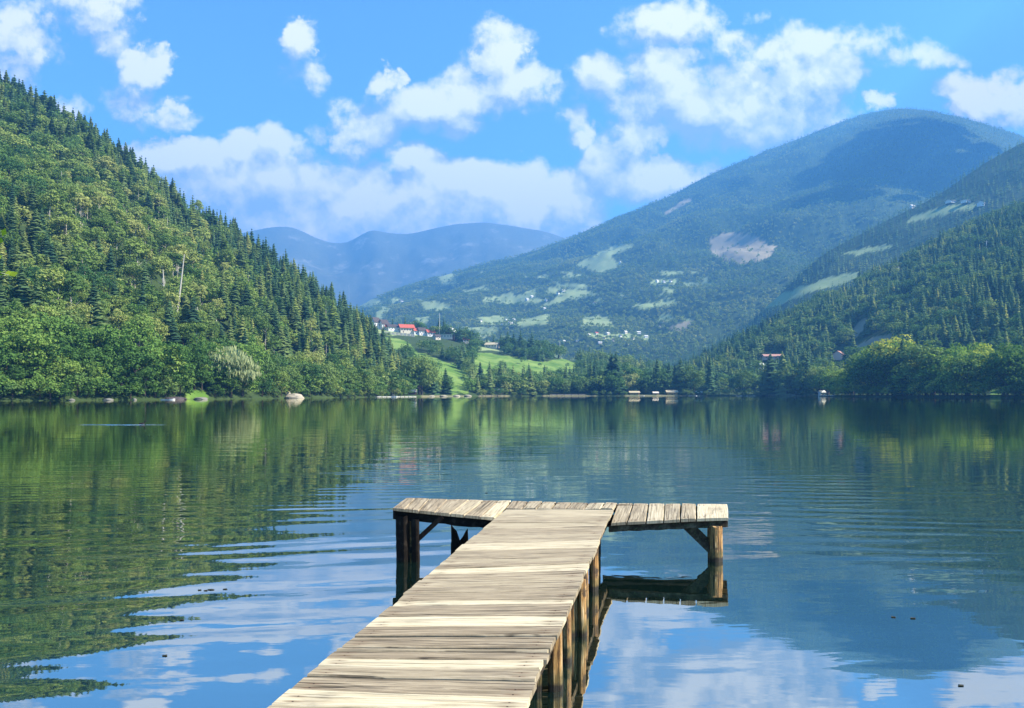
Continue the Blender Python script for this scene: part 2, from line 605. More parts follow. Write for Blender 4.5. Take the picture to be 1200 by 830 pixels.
# open ground: polygon, kind (m meadow, p pale pasture, b bare earth), layers it belongs to
OPEN = [
    ([(478, 409), (500, 416), (536, 428), (548, 440), (546, 462), (530, 463), (522, 450), (505, 436), (486, 424)], 'm', (1, 9)),
    ([(553, 412), (592, 416), (632, 425), (662, 420), (680, 426), (676, 440), (640, 443), (600, 441), (556, 443)], 'm', (1, 9)),
    ([(440, 394), (470, 398), (490, 412), (470, 412), (450, 404)], 'm', (1,)),
    ([(438, 386), (500, 388), (502, 394), (445, 394)], 'p', (1,)),
    ([(454, 410), (474, 419), (472, 428), (462, 424)], 'b', (1,)),
    ([(560, 402), (586, 404), (590, 411), (560, 410)], 'p', (1,)),
    ([(884, 360), (905, 350), (940, 335), (975, 324), (1006, 318), (1004, 326), (960, 340), (920, 354), (884, 368)], 'p', (3, 2)),
    ([(985, 298), (1030, 288), (1050, 285), (1040, 291), (1005, 299)], 'p', (3,)),
    ([(1068, 254), (1090, 246), (1120, 240), (1150, 238), (1154, 242), (1120, 248), (1086, 258), (1064, 262)], 'p', (3,)),
    ([(995, 256), (1030, 246), (1064, 238), (1060, 244), (1020, 254), (1000, 262)], 'p', (3,)),
    ([(996, 392), (1003, 380), (1014, 370), (1018, 372), (1010, 386), (1002, 398)], 'b', (2,)),
    ([(1002, 406), (1020, 395), (1047, 391), (1044, 398), (1028, 408), (1010, 412)], 'b', (2,)),
    ([(1060, 352), (1072, 346), (1074, 352), (1064, 358)], 'p', (2,)),
    ([(672, 312), (720, 287), (748, 287), (716, 299), (730, 312), (704, 322), (690, 314)], 'p', (4,)),
    ([(612, 344), (628, 338), (626, 354), (608, 354)], 'p', (4,)),
    ([(630, 361), (668, 339), (702, 345), (660, 354)], 'p', (4,)),
    ([(612, 374), (643, 367), (641, 379), (620, 383), (600, 380)], 'p', (4,)),
    ([(682, 383), (721, 383), (711, 372), (687, 369)], 'p', (4,)),
    ([(764, 327), (794, 327), (794, 333), (764, 333)], 'p', (4,)),
    ([(782, 384), (800, 379), (814, 375), (802, 389)], 'b', (4,)),
    ([(832, 280), (850, 274), (876, 274), (909, 290), (902, 302), (867, 309), (834, 299)], 'b', (4,)),
    ([(778, 249), (808, 231), (809, 236), (780, 252)], 'b', (4,)),
    ([(486, 350), (523, 356), (535, 366), (500, 363)], 'p', (4,)),
    ([(410, 352), (440, 348), (450, 356), (420, 362)], 'p', (4,)),
    ([(798, 330), (833, 333), (833, 337), (800, 335)], 'p', (4,)),
    ([(540, 340), (570, 336), (575, 340), (545, 344)], 'p', (4,)),
    ([(690, 392), (735, 390), (745, 394), (700, 399)], 'p', (4, 9)),
    ([(560, 372), (595, 370), (600, 380), (565, 382)], 'p', (4,)),
    ([(740, 358), (790, 350), (795, 356), (750, 364)], 'p', (4,)),
    ([(650, 330), (690, 334), (686, 340), (655, 337)], 'p', (4,)),
    ([(218, 458), (240, 458), (246, 470), (218, 470)], 'm', (0, 9)),
    ([(1160, 455), (1172, 455), (1172, 470), (1160, 470)], 'm', (2, 9)),
]


def open_masks(X, Y, Z, lay):
    px, py = proj(X, Y, Z)
    qx = px + 7 * fbm(px / 9, py / 9, 31)
    qy = py + 5 * fbm(px / 9, py / 9, 47)
    m = {k: np.zeros(np.shape(X)) for k in 'mpb'}
    for poly, k, ls in OPEN:
        m[k] = np.where(inpoly(qx, qy, poly) & np.isin(lay, ls), 1., m[k])
    # small pastures strewn over the lower slope of the big mountain
    s = (fbm(px / 26, py / 11, 71) > .19) & (lay == 4) & (py > 318) & (px > 440) & (px < 830)
    m['p'] = np.where(s, 1., m['p'])
    return m


cols = np.concatenate([np.linspace(-900, -120, 40), np.arange(-110, 1311, 2.4), np.linspace(1325, 2100, 40)])
rows = np.exp(np.linspace(math.log(140), math.log(7000), 660))
rr, cc = np.meshgrid(rows, (cols - 600) / F, indexing='ij')
cosa = 1 / np.sqrt(1 + cc ** 2)
TX, TY = cc * rr * np.maximum(cosa, .55), rr * np.maximum(cosa, .55) * np.ones_like(cc)
TX, TY = cc * rr, rr + 0 * cc
TZ, TL = terrain(TX, TY)
mk = open_masks(TX, TY, TZ, TL)
nr, nc = TX.shape
idx = np.arange(nr * nc).reshape(nr, nc)
quads = np.stack([idx[:-1, :-1], idx[:-1, 1:], idx[1:, 1:], idx[1:, :-1]], -1).reshape(-1, 4)
m_ter, nt = new_mat('forest_ground')
tc = nt.add('ShaderNodeNewGeometry').outputs['Position']
n1 = nt.noise(tc, .05, 6, .6)
n2 = nt.noise(tc, .6, 4, .6)
floor_c = nt.mix(n1, rgb((.026, .050, .016)), rgb((.060, .085, .028)))
alp = nt.mix(n1, rgb((.05, .06, .03)), rgb((.14, .135, .08)))
alp = nt.mix(nt.smooth(nt.noise(tc, .0045, 8, .7), .55, .70), alp, rgb((.26, .25, .20)))
mead = nt.mix(nt.smooth(nt.noise(tc, .035, 7, .68, .6), .38, .64), rgb((.085, .165, .026)), rgb((.19, .27, .06)))
past = nt.mix(n1, rgb((.16, .24, .08)), rgb((.32, .35, .16)))
bare = nt.mix(n2, rgb((.19, .165, .09)), rgb((.36, .30, .19)))
c = nt.mix(nt.attr('alpine'), floor_c, alp)
c = nt.mix(nt.attr('meadow'), c, mead)
c = nt.mix(nt.attr('pasture'), c, past)
c = nt.mix(nt.attr('bare'), c, bare)
nt.l.new(bsdf(nt, c, 1., .05), nt.out.inputs[0])
beach = ((TZ > -.4) & (TZ < 1.0) & (TY - ip(600 + F * TX / TY, SHORE) < 7)).astype(float)
TPX = 600 + F * TX / TY
beach *= np.isin(np.searchsorted([493, 550, 560, 596, 636, 700, 732, 830, 896, 945], TPX), (1, 3, 5, 7, 9))
ter = link('terrain', mesh_np('terrain', np.stack([TX, TY, TZ], -1).reshape(-1, 3), quads, m_ter, smooth=True,
                              attrs={'meadow': mk['m'].ravel(), 'pasture': mk['p'].ravel(),
                                     'bare': np.maximum(mk['b'], beach * .55).ravel(), 'alpine': (TL == 5).astype(float).ravel()}))
tag(ter, kind='structure')

# near bank the pier starts from (behind and left of the view)
bb = MB()
bank_pts = []
gx = np.linspace(-60, 60, 61)
gy = np.linspace(-45, 22, 45)
GX, GY = np.meshgrid(gx, gy, indexing='ij')
edge1 = -1.6 + .5 * np.sin(GX * .4)                       # shore behind the camera
d_back = edge1 - GY
lim = -8.7 - .80 * np.maximum(GY - 8, 0) - .10 * np.sin(GY)
d_left = np.minimum(lim - GX, 21 - GY)
dd = np.maximum(d_back, d_left)
GZ = np.clip(dd * .35, -1.2, .55) + np.clip(dd, 0, 60) * .03 + .1 * fbm(GX / 2, GY / 2, 5)
bi = np.arange(GX.size).reshape(GX.shape)
bq = np.stack([bi[:-1, :-1], bi[1:, :-1], bi[1:, 1:], bi[:-1, 1:]], -1).reshape(-1, 4)
m_bank, nt = new_mat('bank_grass')
tc = nt.add('ShaderNodeNewGeometry').outputs['Position']
c = nt.mix(nt.noise(tc, 2.5, 6, .65), rgb((.05, .10, .02)), rgb((.13, .17, .05)))
nt.l.new(bsdf(nt, c, 1., .1), nt.out.inputs[0])
tag(link('shore_bank', mesh_np('shore_bank', np.stack([GX, GY, GZ], -1).reshape(-1, 3), bq, m_bank, smooth=True)), kind='structure')

# ------------------------------------------------------------------ water
m_w, nt = new_mat('lake_water')
pos = nt.add('ShaderNodeNewGeometry').outputs['Position']
wx, wy, wz = nt.sep(pos)[:3]


def rot_scaled(ax, sx_, sy_):
    ca, sa = math.cos(ax), math.sin(ax)
    a = nt.math('ADD', nt.math('MULTIPLY', wx, ca * sx_), nt.math('MULTIPLY', wy, sa * sx_))
    b = nt.math('ADD', nt.math('MULTIPLY', wx, -sa * sy_), nt.math('MULTIPLY', wy, ca * sy_))
    return nt.comb(a, b, 0.)


# broad swell with crests that run slightly away to the right
sw = nt.noise(rot_scaled(R(14), .17, 1.5), 1., 1, .4, .2)
# fine ripples
rp = nt.noise(rot_scaled(R(5), .9, 2.6), 1., 3, .5, .4)
rp2 = nt.noise(rot_scaled(R(-8), 2.4, 6.5), 1., 2, .5, .2)
far = nt.noise(rot_scaled(R(2), .12, .45), 1., 3, .55, .5)
big = nt.noise(pos, .045, 3, .5)                         # patches of wind
patch = nt.smooth(big, .40, .64)
# wave trains: a stronger one left of the pier, a weaker one on the right


def zone(cx, cy, rx, ry):
    d = nt.vmath('MULTIPLY', nt.vmath('SUBTRACT', pos, (cx, cy, 0)), (1 / rx, 1 / ry, 0))
    return nt.math('SUBTRACT', 1.0, nt.vmath('LENGTH', d), clamp=True)


zl = nt.smooth(zone(-3.6, 8.6, 5.5, 6.0), 0., .6)
zr = nt.smooth(zone(6.2, 13.5, 6.0, 8.0), 0., .6)
zfar = nt.smooth(zone(-2.0, 30.0, 16.0, 18.0), 0., .6)
amp_sw = nt.math('ADD', nt.math('MULTIPLY_ADD', zl, .012, .004), nt.math('MULTIPLY', zr, .008))
h = nt.math('MULTIPLY', sw, amp_sw)
h = nt.math('ADD', h, nt.math('MULTIPLY', rp, nt.math('MULTIPLY_ADD', nt.math('ADD', patch, zr), .0042, .0015)))


def train(ang, lam, ph, wob_):
    """long crested waves: height -1..1"""
    ca, sa = math.cos(ang), math.sin(ang)
    b_ = nt.math('ADD', nt.math('MULTIPLY', wx, -sa), nt.math('MULTIPLY', wy, ca))
    n_ = nt.noise(rot_scaled(ang, .16, .35), 1., 2, .5)
    return nt.math('SINE', nt.math('ADD', nt.math('MULTIPLY', b_, 2 * math.pi / lam), nt.math('MULTIPLY_ADD', n_, wob_, ph)))


vary = nt.smooth(nt.noise(rot_scaled(R(12), .28, .5), 1., 3, .55), .38, .64)
h = nt.math('ADD', h, nt.math('MULTIPLY', train(R(13), .66, 0., 14.), nt.math('MULTIPLY', nt.math('MULTIPLY', zl, vary), .0036)))
zl2 = nt.smooth(zone(-6.5, 15., 8., 9.), 0., .6)
h = nt.math('ADD', h, nt.math('MULTIPLY', train(R(6), .42, 1., 12.), nt.math('MULTIPLY', nt.math('MULTIPLY', zl2, vary), .0013)))
h = nt.math('ADD', h, nt.math('MULTIPLY', train(R(-7), .55, 2., 11.), nt.math('MULTIPLY', nt.math('MULTIPLY', zr, vary), .0026)))
h = nt.math('ADD', h, nt.math('MULTIPLY', rp2, nt.math('MULTIPLY_ADD', patch, .0011, .0004)))
h = nt.math('ADD', h, nt.math('MULTIPLY', far, nt.math('MULTIPLY_ADD', zfar, .016, .009)))
bp = nt.add('ShaderNodeBump')
nt.put(bp, 'Height', h)
nt.put(bp, 'Strength', 1.0)
nt.put(bp, 'Distance', 1.0)
nrm = bp.outputs[0]
fr = nt.add('ShaderNodeFresnel')
nt.put(fr, 'IOR', 1.333)
fac = nt.math('MULTIPLY_ADD', fr.outputs[0], .42, .60, clamp=True)
deep = nt.add('ShaderNodeBsdfDiffuse')
nt.put(deep, 'Color', rgb((.004, .015, .012)))
gl = nt.add('ShaderNodeBsdfGlossy')
nt.put(gl, 'Color', rgb((.98, .97, .86)))
nt.put(gl, 'Roughness', .015)
nt.put(gl, 'Normal', nrm)
mx = nt.add('ShaderNodeMixShader')
nt.put(mx, 0, fac)
nt.l.new(deep.outputs[0], mx.inputs[1])
nt.l.new(gl.outputs[0], mx.inputs[2])
nt.l.new(mx.outputs[0], nt.out.inputs[0])
wv_ = [(-900, -60, 0), (900, -60, 0), (900, 760, 0), (-900, 760, 0)]
tag(link('lake_water', mesh_np('lake_water', wv_, [[0, 1, 2, 3]], m_w)), kind='structure')

# ------------------------------------------------------------------ tree prototypes (height 1)


def conifer(tiers, br, R0, seed, core=True, low=.06):
    r = np.random.default_rng(seed)
    V, Q = [], []

    def quad(a, b, c_, d):
        i = len(V)
        V.extend([a, b, c_, d])
        Q.append([i, i + 1, i + 2, i + 3])
    for i in range(tiers):
        f = (i + r.random() * .5) / tiers
        z = low + (1 - low) * f ** .92
        rad = R0 * ((1 - z) ** .82) * r.uniform(.8, 1.15) + .012
        a0 = r.random() * 6.28
        for k in range(br):
            a = a0 + 6.283 * k / br + r.normal() * .16
            L = rad * r.uniform(.7, 1.2)
            dz = L * r.uniform(.25, .6)
            ca, sa = math.cos(a), math.sin(a)
            wd = L * r.uniform(.28, .42) + .006
            zz = z + r.normal() * .008
            i0 = (ca * L * .08, sa * L * .08, zz + .35 / tiers)
            tip = (ca * L, sa * L, zz - dz * .7)
            l_ = (ca * L * .6 - sa * wd, sa * L * .6 + ca * wd, zz - dz * .65)
            r_ = (ca * L * .6 + sa * wd, sa * L * .6 - ca * wd, zz - dz * .65)
            quad(i0, l_, tip, r_)
    if core:
        n = 6
        for k in range(n):
            a, b = 6.283 * k / n, 6.283 * (k + 1) / n
            rr_ = R0 * .55
            quad((math.cos(a) * rr_, math.sin(a) * rr_, low), (math.cos(b) * rr_, math.sin(b) * rr_, low), (0, 0, .93), (0, 0, .93 - .001))
    return np.array(V), np.array(Q)


def leafball(clumps, per, size, seed, cz=.6, rx=.36, rz=.40, cr=.13, flat=.35, droop=0.):
    r = np.random.default_rng(seed)
    V, Q = [], []
    for c_ in range(clumps):
        d = r.normal(size=3)
        d /= np.linalg.norm(d)
        if d[2] < -.55:
            d[2] *= -.5
        rad = r.uniform(.45, 1.0) ** .6
        ctr = np.array([d[0] * rx * rad, d[1] * rx * rad, cz + d[2] * rz * rad])
        c_r = cr * r.uniform(.6, 1.25)
        for k in range(per):
            e = r.normal(size=3)
            e /= np.linalg.norm(e)
            if e[2] < -.2 and r.random() < .6:
                e[2] *= -1
            p = ctr + e * c_r * np.array([1.1, 1.1, .75]) * r.uniform(.75, 1.08)
            nrm_ = e + r.normal(size=3) * flat + np.array([0, 0, .25])
            nrm_ /= np.linalg.norm(nrm_)
            t1 = np.cross(nrm_, r.normal(size=3))
            t1 /= np.linalg.norm(t1)
            t2 = np.cross(nrm_, t1)
            s = size * r.uniform(.6, 1.35)
            if droop:
                t2 = np.array([0, 0, -1.]) * droop + t2 * .3
                t1 = t1 * .45
            i = len(V)
            V.extend([p - t1 * s, p - t2 * s * .8 + t1 * s * .1, p + t1 * s, p + t2 * s * .9 - t1 * s * .15])
            Q.append([i, i + 1, i + 2, i + 3])
    return np.array(V), np.array(Q)


def trunk_mb(r0, top, limbs, lz, seed, lean=.0, reach=.2):
    random.seed(seed)
    m = MB()
    x = y = 0.
    pts, rad = [], []
    for k in range(7):
        f = k / 6
        pts.append((x, y, f * top))
        rad.append(r0 * (1 - .75 * f) * (1.35 if k == 0 else 1))
        x += random.uniform(-.012, .012) + lean
        y += random.uniform(-.012, .012)
    m.tube(pts, rad, 6)
    for k in range(limbs):
        z = random.uniform(*lz)
        a = random.uniform(0, 6.28)
        j = min(5, int(z / top * 6))
        bx, by, _ = pts[j]
        L = reach * random.uniform(.7, 1.2)
        m.tube([(bx, by, z), (bx + math.cos(a) * L * .5, by + math.sin(a) * L * .5, z + L * .35), (bx + math.cos(a) * L, by + math.sin(a) * L, z + L * .9)],
               [r0 * .42, r0 * .3, r0 * .1], 5)
    return m


def jit_tint(n, k, amount, seed):
    r = np.random.default_rng(seed)
    return np.repeat(r.normal(0, amount, n // k), k)


PROTO = {}          # (form, leaf) -> list of (crown mesh, trunk mesh)


def get_protos(form, leaf):
    if (form, leaf) in PROTO:
        return PROTO[(form, leaf)]
    out = []
    for s in range(4):
        if form in ('spruce', 'larch'):
            V, Q = conifer(20 + 2 * s, 9, (.19, .24, .27, .31)[s], 100 + s)
            tr, tm = trunk_mb(.016, .8, 0, (0, 1), s), M_BARK
        elif form == 'round':
            V, Q = leafball(58 + 4 * s, 34, .0205, 200 + s, cz=.52, rx=.37 + .03 * (s % 2), rz=.44, cr=.115)
            tr, tm = trunk_mb(.022, .6, 4, (.2, .5), s), M_BARK
        elif form == 'shrub':
            V, Q = leafball(34, 34, .036, 350 + s, cz=.46, rx=.55, rz=.46, cr=.17)
            tr, tm = trunk_mb(.03, .6, 4, (.1, .4), s), M_BARK
        elif form == 'slender':
            V, Q = leafball(30 + 2 * s, 40, .019, 300 + s, cz=.70, rx=.17 + .02 * s, rz=.28, cr=.085)
            tr, tm = trunk_mb(.017, .85, 5, (.3, .7), s, reach=.13), M_PALEBARK
        V = V.copy()
        me = mesh_np('crown', V, Q, FM[leaf], tint=jit_tint(len(V), 4, .05, s))
        out.append((me, tr.data('trunk', tm)))
    PROTO[(form, leaf)] = out
    return out


STUFF = {}          # low detail forms for the mass of the forest


def stuff_protos(form):
    if form not in STUFF:
        f = []
        for s in range(5):
            if form in ('spruce', 'larch'):
                f.append(conifer(11, 7, .20 + .035 * s, 400 + s))
            elif form == 'spruce_far':
                f.append(conifer(5, 5, .19 + .02 * (s % 3), 450 + s, core=False, low=.02))
            elif form == 'round':
                f.append(leafball(34, 13, .036, 500 + s, cz=.52, rx=.38, rz=.44))
            elif form == 'slender':
                f.append(leafball(18, 16, .036, 600 + s, cz=.64, rx=.18, rz=.33, cr=.09))
            elif form == 'shrub':
                f.append(leafball(18, 14, .06, 650 + s, cz=.46, rx=.55, rz=.46, cr=.17))
            elif form == 'round_far':
                f.append(leafball(10, 9, .085, 700 + s, cz=.52, rx=.36, rz=.36, cr=.16))
        STUFF[form] = f
    return STUFF[form]


def forest_mesh(name, form, leaf, pts, hts, label=None):
    """one object for a mass of trees nobody could count"""
    pr = stuff_protos(form)
    Vs, Qs, Ts = [], [], []
    off = 0
    n = len(pts)
    var = rng.integers(0, len(pr), n)
    rot = rng.uniform(0, 6.283, n)
    wid = rng.uniform(.75, 1.35, n)
    tin = np.clip(.5 + 1.1 * fbm(pts[:, 0] / 130, pts[:, 1] / 130, 61, 3) + rng.normal(0, .16, n), 0, 1)
    for s, (V, Q) in enumerate(pr):
        sel = np.nonzero(var == s)[0]
        if not len(sel):
            continue
        ca, sa = np.cos(rot[sel])[:, None], np.sin(rot[sel])[:, None]
        H = hts[sel][:, None]
        W_ = H * wid[sel][:, None]
        x = (V[None, :, 0] * ca - V[None, :, 1] * sa) * W_ + pts[sel, 0][:, None]
        y = (V[None, :, 0] * sa + V[None, :, 1] * ca) * W_ + pts[sel, 1][:, None]
        z = V[None, :, 2] * H + pts[sel, 2][:, None] - .3
        Vs.append(np.stack([x, y, z], -1).reshape(-1, 3))
        nv = len(V)
        Qs.append((Q[None] + (np.arange(len(sel)) * nv)[:, None, None]).reshape(-1, 4) + off)
        Ts.append((np.repeat(tin[sel], nv) + np.repeat(rng.normal(0, .05, len(sel) * nv // 4), 4)))
        off += len(sel) * nv
    o = link(name, mesh_np(name, np.concatenate(Vs), np.concatenate(Qs), FMS[leaf], tint=np.concatenate(Ts)))
    tag(o, label, 'forest', kind='stuff')
    return o


# ------------------------------------------------------------------ scatter the trees
cand = []           # X, Y, Z, form, leaf, height, zone


def jgrid(x0, x1, y0, y1, s):
    gx_, gy_ = np.meshgrid(np.arange(x0, x1, s), np.arange(y0, y1, s), indexing='ij')
    X = (gx_ + rng.uniform(-.45, .45, gx_.shape) * s).ravel()
    Y = (gy_ + rng.uniform(-.45, .45, gx_.shape) * s).ravel()
    Z, L = terrain(X, Y)
    px, py = proj(X, Y, Z)
    return X, Y, Z, L, px, py


def put(sel, X, Y, Z, form, leaf, h, zone_):
    for i in np.nonzero(sel)[0]:
        cand.append((X[i], Y[i], Z[i], form, leaf, float(h[i]), zone_))


# -- left wooded hillside
X, Y, Z, L, px, py = jgrid(-760, 20, 150, 640, 6.7)
dsh = Y - ip(px, SHORE)
mk_ = open_masks(X, Y, Z, L)
opn = (mk_['m'] + mk_['p'] + mk_['b']) > 0
inv = (px > -420) & (px < 500) & (dsh > 1.0) & (((L == 0) & (Y < 612)) | ((L == 9) & (px < 478))) & ~opn
u = rng.random(len(X))
nz = fbm(X / 60, Y / 60, 90)
shore_band = dsh < 26
rid = (py - ip(px, LAY[0]['sil']))          # rows below the ridge line
shade = np.clip((px - 150) / 220, 0, 1) * .30 + np.clip(1 - rid / 65, 0, 1) * np.where(px > 90, 1.15, .7) + nz * 1.4
is_spr = (~shore_band) & (u < .08 + shade)
is_shore = shore_band
mid = ~is_spr & ~is_shore
sl = mid & (rng.random(len(X)) < np.where((px > 90) & (px < 270) & (py > 215) & (py < 350), .62, .25)) & (px > 50)
hh = rng.uniform(.56, 1.16, len(X))
far_shore = px > 310
put(inv & is_shore & ~far_shore, X, Y, Z, 'round', 'bright', hh * 15.5, 'left_shore')
put(inv & is_shore & far_shore & (u < .7), X, Y, Z, 'round', 'deep', hh * 15.5, 'left_far_shore')
put(inv & is_shore & far_shore & (u >= .7), X, Y, Z, 'round', 'olive', hh * 14.5, 'left_far_shore')
und = inv & (dsh < 16)
put(und, X + 3, Y - 1 + 0 * X, Z, 'round', 'bright', hh * 8.5, 'left_shore')
lar = rng.random(len(X)) < np.where(px > 200, .17, .12)
put(inv & is_spr & lar, X, Y, Z, 'larch', 'olive', hh * 18, 'left_hill')
put(inv & is_spr & ~lar, X, Y, Z, 'spruce', 'spruce', hh * 18.5, 'left_hill')
put(inv & sl, X, Y, Z, 'slender', 'olive', hh * 17.0, 'left_hill')
dp = rng.random(len(X)) < .20
put(inv & mid & ~sl & dp, X, Y, Z, 'round', 'deep', hh * 14, 'left_hill')
mid &= ~dp
put(inv & mid & ~sl & (rng.random(len(X)) < .66), X, Y, Z, 'round', 'olive', hh * 12.5, 'left_hill')
put(inv & mid & ~sl & (rng.random(len(X)) < .55), X, Y, Z, 'round', 'bright', hh * 12.0, 'left_hill')

# -- spur with the village and the far shore
X, Y, Z, L, px, py = jgrid(-330, 400, 470, 1010, 7.4)
dsh = Y - ip(px, SHORE)
mk_ = open_masks(X, Y, Z, L)
mk_up = open_masks(X, Y, Z + 5, L)          # what a tree here would cover
mk_hi = open_masks(X, Y, Z + 3, L)
op = lambda q: (q['m'] + q['p'] + q['b']) > 0
shoreb = (dsh > 4) & (dsh < 42)
gap = fbm(X / 55, Y / 55, 15)
hh = rng.uniform(.7, 1.2, len(X))
u = rng.random(len(X))
base = (px > 425) & (px < 975) & ((L == 1) | (L == 9)) & ~op(mk_) & (dsh > 4)
beachgap = inpoly(px, px * 0 + 1, [(495, 0), (548, 0), (548, 2), (495, 2)]) & (dsh < 30)
beachgap |= ((px > 733) & (px < 829) & (dsh < 16)) | ((px > 576) & (px < 592) & (dsh < 26)) | ((px > 476) & (px < 490) & (dsh < 32))
a = base & shoreb & ~beachgap & (px > 474)
lowm = np.where((px > 500) & (px < 690), 1.2, 1.9)
put(a & (u < .30), X, Y, Z, 'round', 'deep', hh * 13 * lowm, 'far_shore')
put(a & (u >= .30) & (u < .48), X, Y, Z, 'round', 'bright', hh * 12 * lowm, 'far_shore')
put(a & (u >= .48) & (u < .76), X, Y, Z, 'round', 'olive', hh * 12 * lowm, 'far_shore')
put(a & (u >= .76), X, Y, Z, 'spruce', 'spruce', hh * 17 * lowm, 'far_shore')
b = base & ~shoreb & ~op(mk_up) & ~op(mk_hi) & (gap > -.36) & (L == 1)
villg = (px > 432) & (px < 506) & (py > 378) & (py < 408) & (Y < 925)
b &= ~villg | (rng.random(len(X)) < .10)
hcl = np.zeros(len(X), bool)
for x0_, x1_, y0_, y1_ in ((434, 502, 383, 409), (498, 518, 386, 411), (514, 551, 382, 418), (565, 592, 401, 414), (607, 625, 402, 416)):
    hcl |= (px > x0_) & (px < x1_) & (py > y0_) & (py < y1_) & (Y < 925)
b &= ~hcl
lone = (L == 1) & (mk_['m'] > 0) & (px > 430) & (px < 690) & (rng.random(len(X)) < .022)
put(lone, X, Y, Z, 'round', 'deep', hh * 9, 'spur')
b |= base & (px > 425) & (px < 600) & (L == 1) & (Y > 935) & (Y < 985)
hh = hh * np.where(Y > 925, 1.45, 1.)
put(b & (u < .55), X, Y, Z, 'round', 'deep', hh * 13, 'spur')
put(b & (u >= .55) & (u < .72), X, Y, Z, 'round', 'olive', hh * 11, 'spur')
put(b & (u >= .72), X, Y, Z, 'spruce', 'spruce', hh * 17, 'spur')
fl = base & ~shoreb & (L == 9) & (u < .7) & (px > 690)
put(fl & (u < .35), X, Y, Z, 'round', 'deep', hh * 16, 'far_shore')
put(fl & (u >= .35), X, Y, Z, 'spruce', 'spruce', hh * 21, 'far_shore')

# -- right shore: tall broadleaves
X, Y, Z, L, px, py = jgrid(120, 460, 250, 640, 9.0)
dsh = Y - ip(px, SHORE)
hh = rng.uniform(.75, 1.2, len(X))
u = rng.random(len(X))
s = (dsh > 1) & (dsh < 40) & (px > 962) & (px < 1480)
gp = fbm(X / 40, Y / 40, 66)
gapr = ((px > 1156) & (px < 1172) & (dsh < 30))
s &= ~gapr
put(s & (dsh < 14), X + 4, Y - 1.5 + 0 * X, Z, 'round', 'deep', hh * 10, 'right_shore')
hh = hh * (1 + .9 * fbm(X / 16, Y / 16, 44))
ht = np.where(px > 1010, 26.5, 21.)
put(s & (u < .68), X, Y, Z, 'round', 'golden', hh * ht, 'right_shore')
put(s & (u >= .68) & (u < .84), X, Y, Z, 'round', 'deep', hh * ht * .9, 'right_shore')
put(s & (u >= .90), X, Y, Z, 'spruce', 'spruce', hh * ht * 1.2, 'right_shore')

# -- bushes hanging over the water along the banks
def bank_bushes(pa, pb, step, h0, leafs, zone_, skip=()):
    p_ = pa
    while p_ < pb:
        Yq = float(ip(p_, SHORE)) + rng.uniform(.2, 3.5)
        Xq = (p_ - 600) / F * Yq
        if not any(a_ < p_ < b_ for a_, b_ in skip):
            cand.append((Xq, Yq, max(.2, zat(Xq, Yq)), 'shrub', leafs[int(rng.integers(len(leafs)))], float(h0 * rng.uniform(.6, 1.35)), zone_))
        p_ += step * F / Yq * rng.uniform(.7, 1.3)


bank_bushes(-400, 330, 2.6, 6.5, ('bright', 'bright', 'deep'), 'left_shore', ((214, 244), (256, 300)))
bank_bushes(330, 476, 3.0, 6.0, ('deep', 'olive'), 'left_far_shore', ((338, 352),))
bank_bushes(976, 1470, 3.0, 8.5, ('deep', 'golden', 'golden'), 'right_shore', ((1157, 1171),))
bank_bushes(566, 975, 6.0, 5.5, ('deep', 'olive'), 'far_shore', ((640, 690), (736, 796), (898, 938), (955, 978)))

# -- right wooded hillside
X, Y, Z, L, px, py = jgrid(150, 900, 400, 1020, 9.0)
dsh = Y - ip(px, SHORE)
mk_ = open_masks(X, Y, Z, L)
mk_up = open_masks(X, Y, Z + 10, L)
hh = rng.uniform(.7, 1.2, len(X))
u = rng.random(len(X))
s = (L == 2) & (px > 790) & (px < 1480) & (dsh > 40) & ~op(mk_) & ~op(mk_up) & ~op(open_masks(X, Y, Z + 16, L))
nz = fbm(X / 70, Y / 70, 120)
sp = u < .62 + nz * 1.3
lar = rng.random(len(X)) < .16
for x0_, x1_, y0_, y1_ in ((892, 921, 412, 434), (973, 995, 408, 434), (886, 898, 424, 442)):
    s &= ~((px > x0_) & (px < x1_) & (py > y0_) & (py < y1_))
put(s & sp & lar, X, Y, Z, 'larch', 'olive', hh * 18, 'right_hill')
sp2 = sp & ~lar
put(s & sp2, X, Y, Z, 'spruce', 'spruce', hh * 19, 'right_hill')
put(s & ~sp & (u < .88), X, Y, Z, 'round', 'deep', hh * 15, 'right_hill')
put(s & ~sp & (u >= .88), X, Y, Z, 'round', 'olive', hh * 14, 'right_hill')

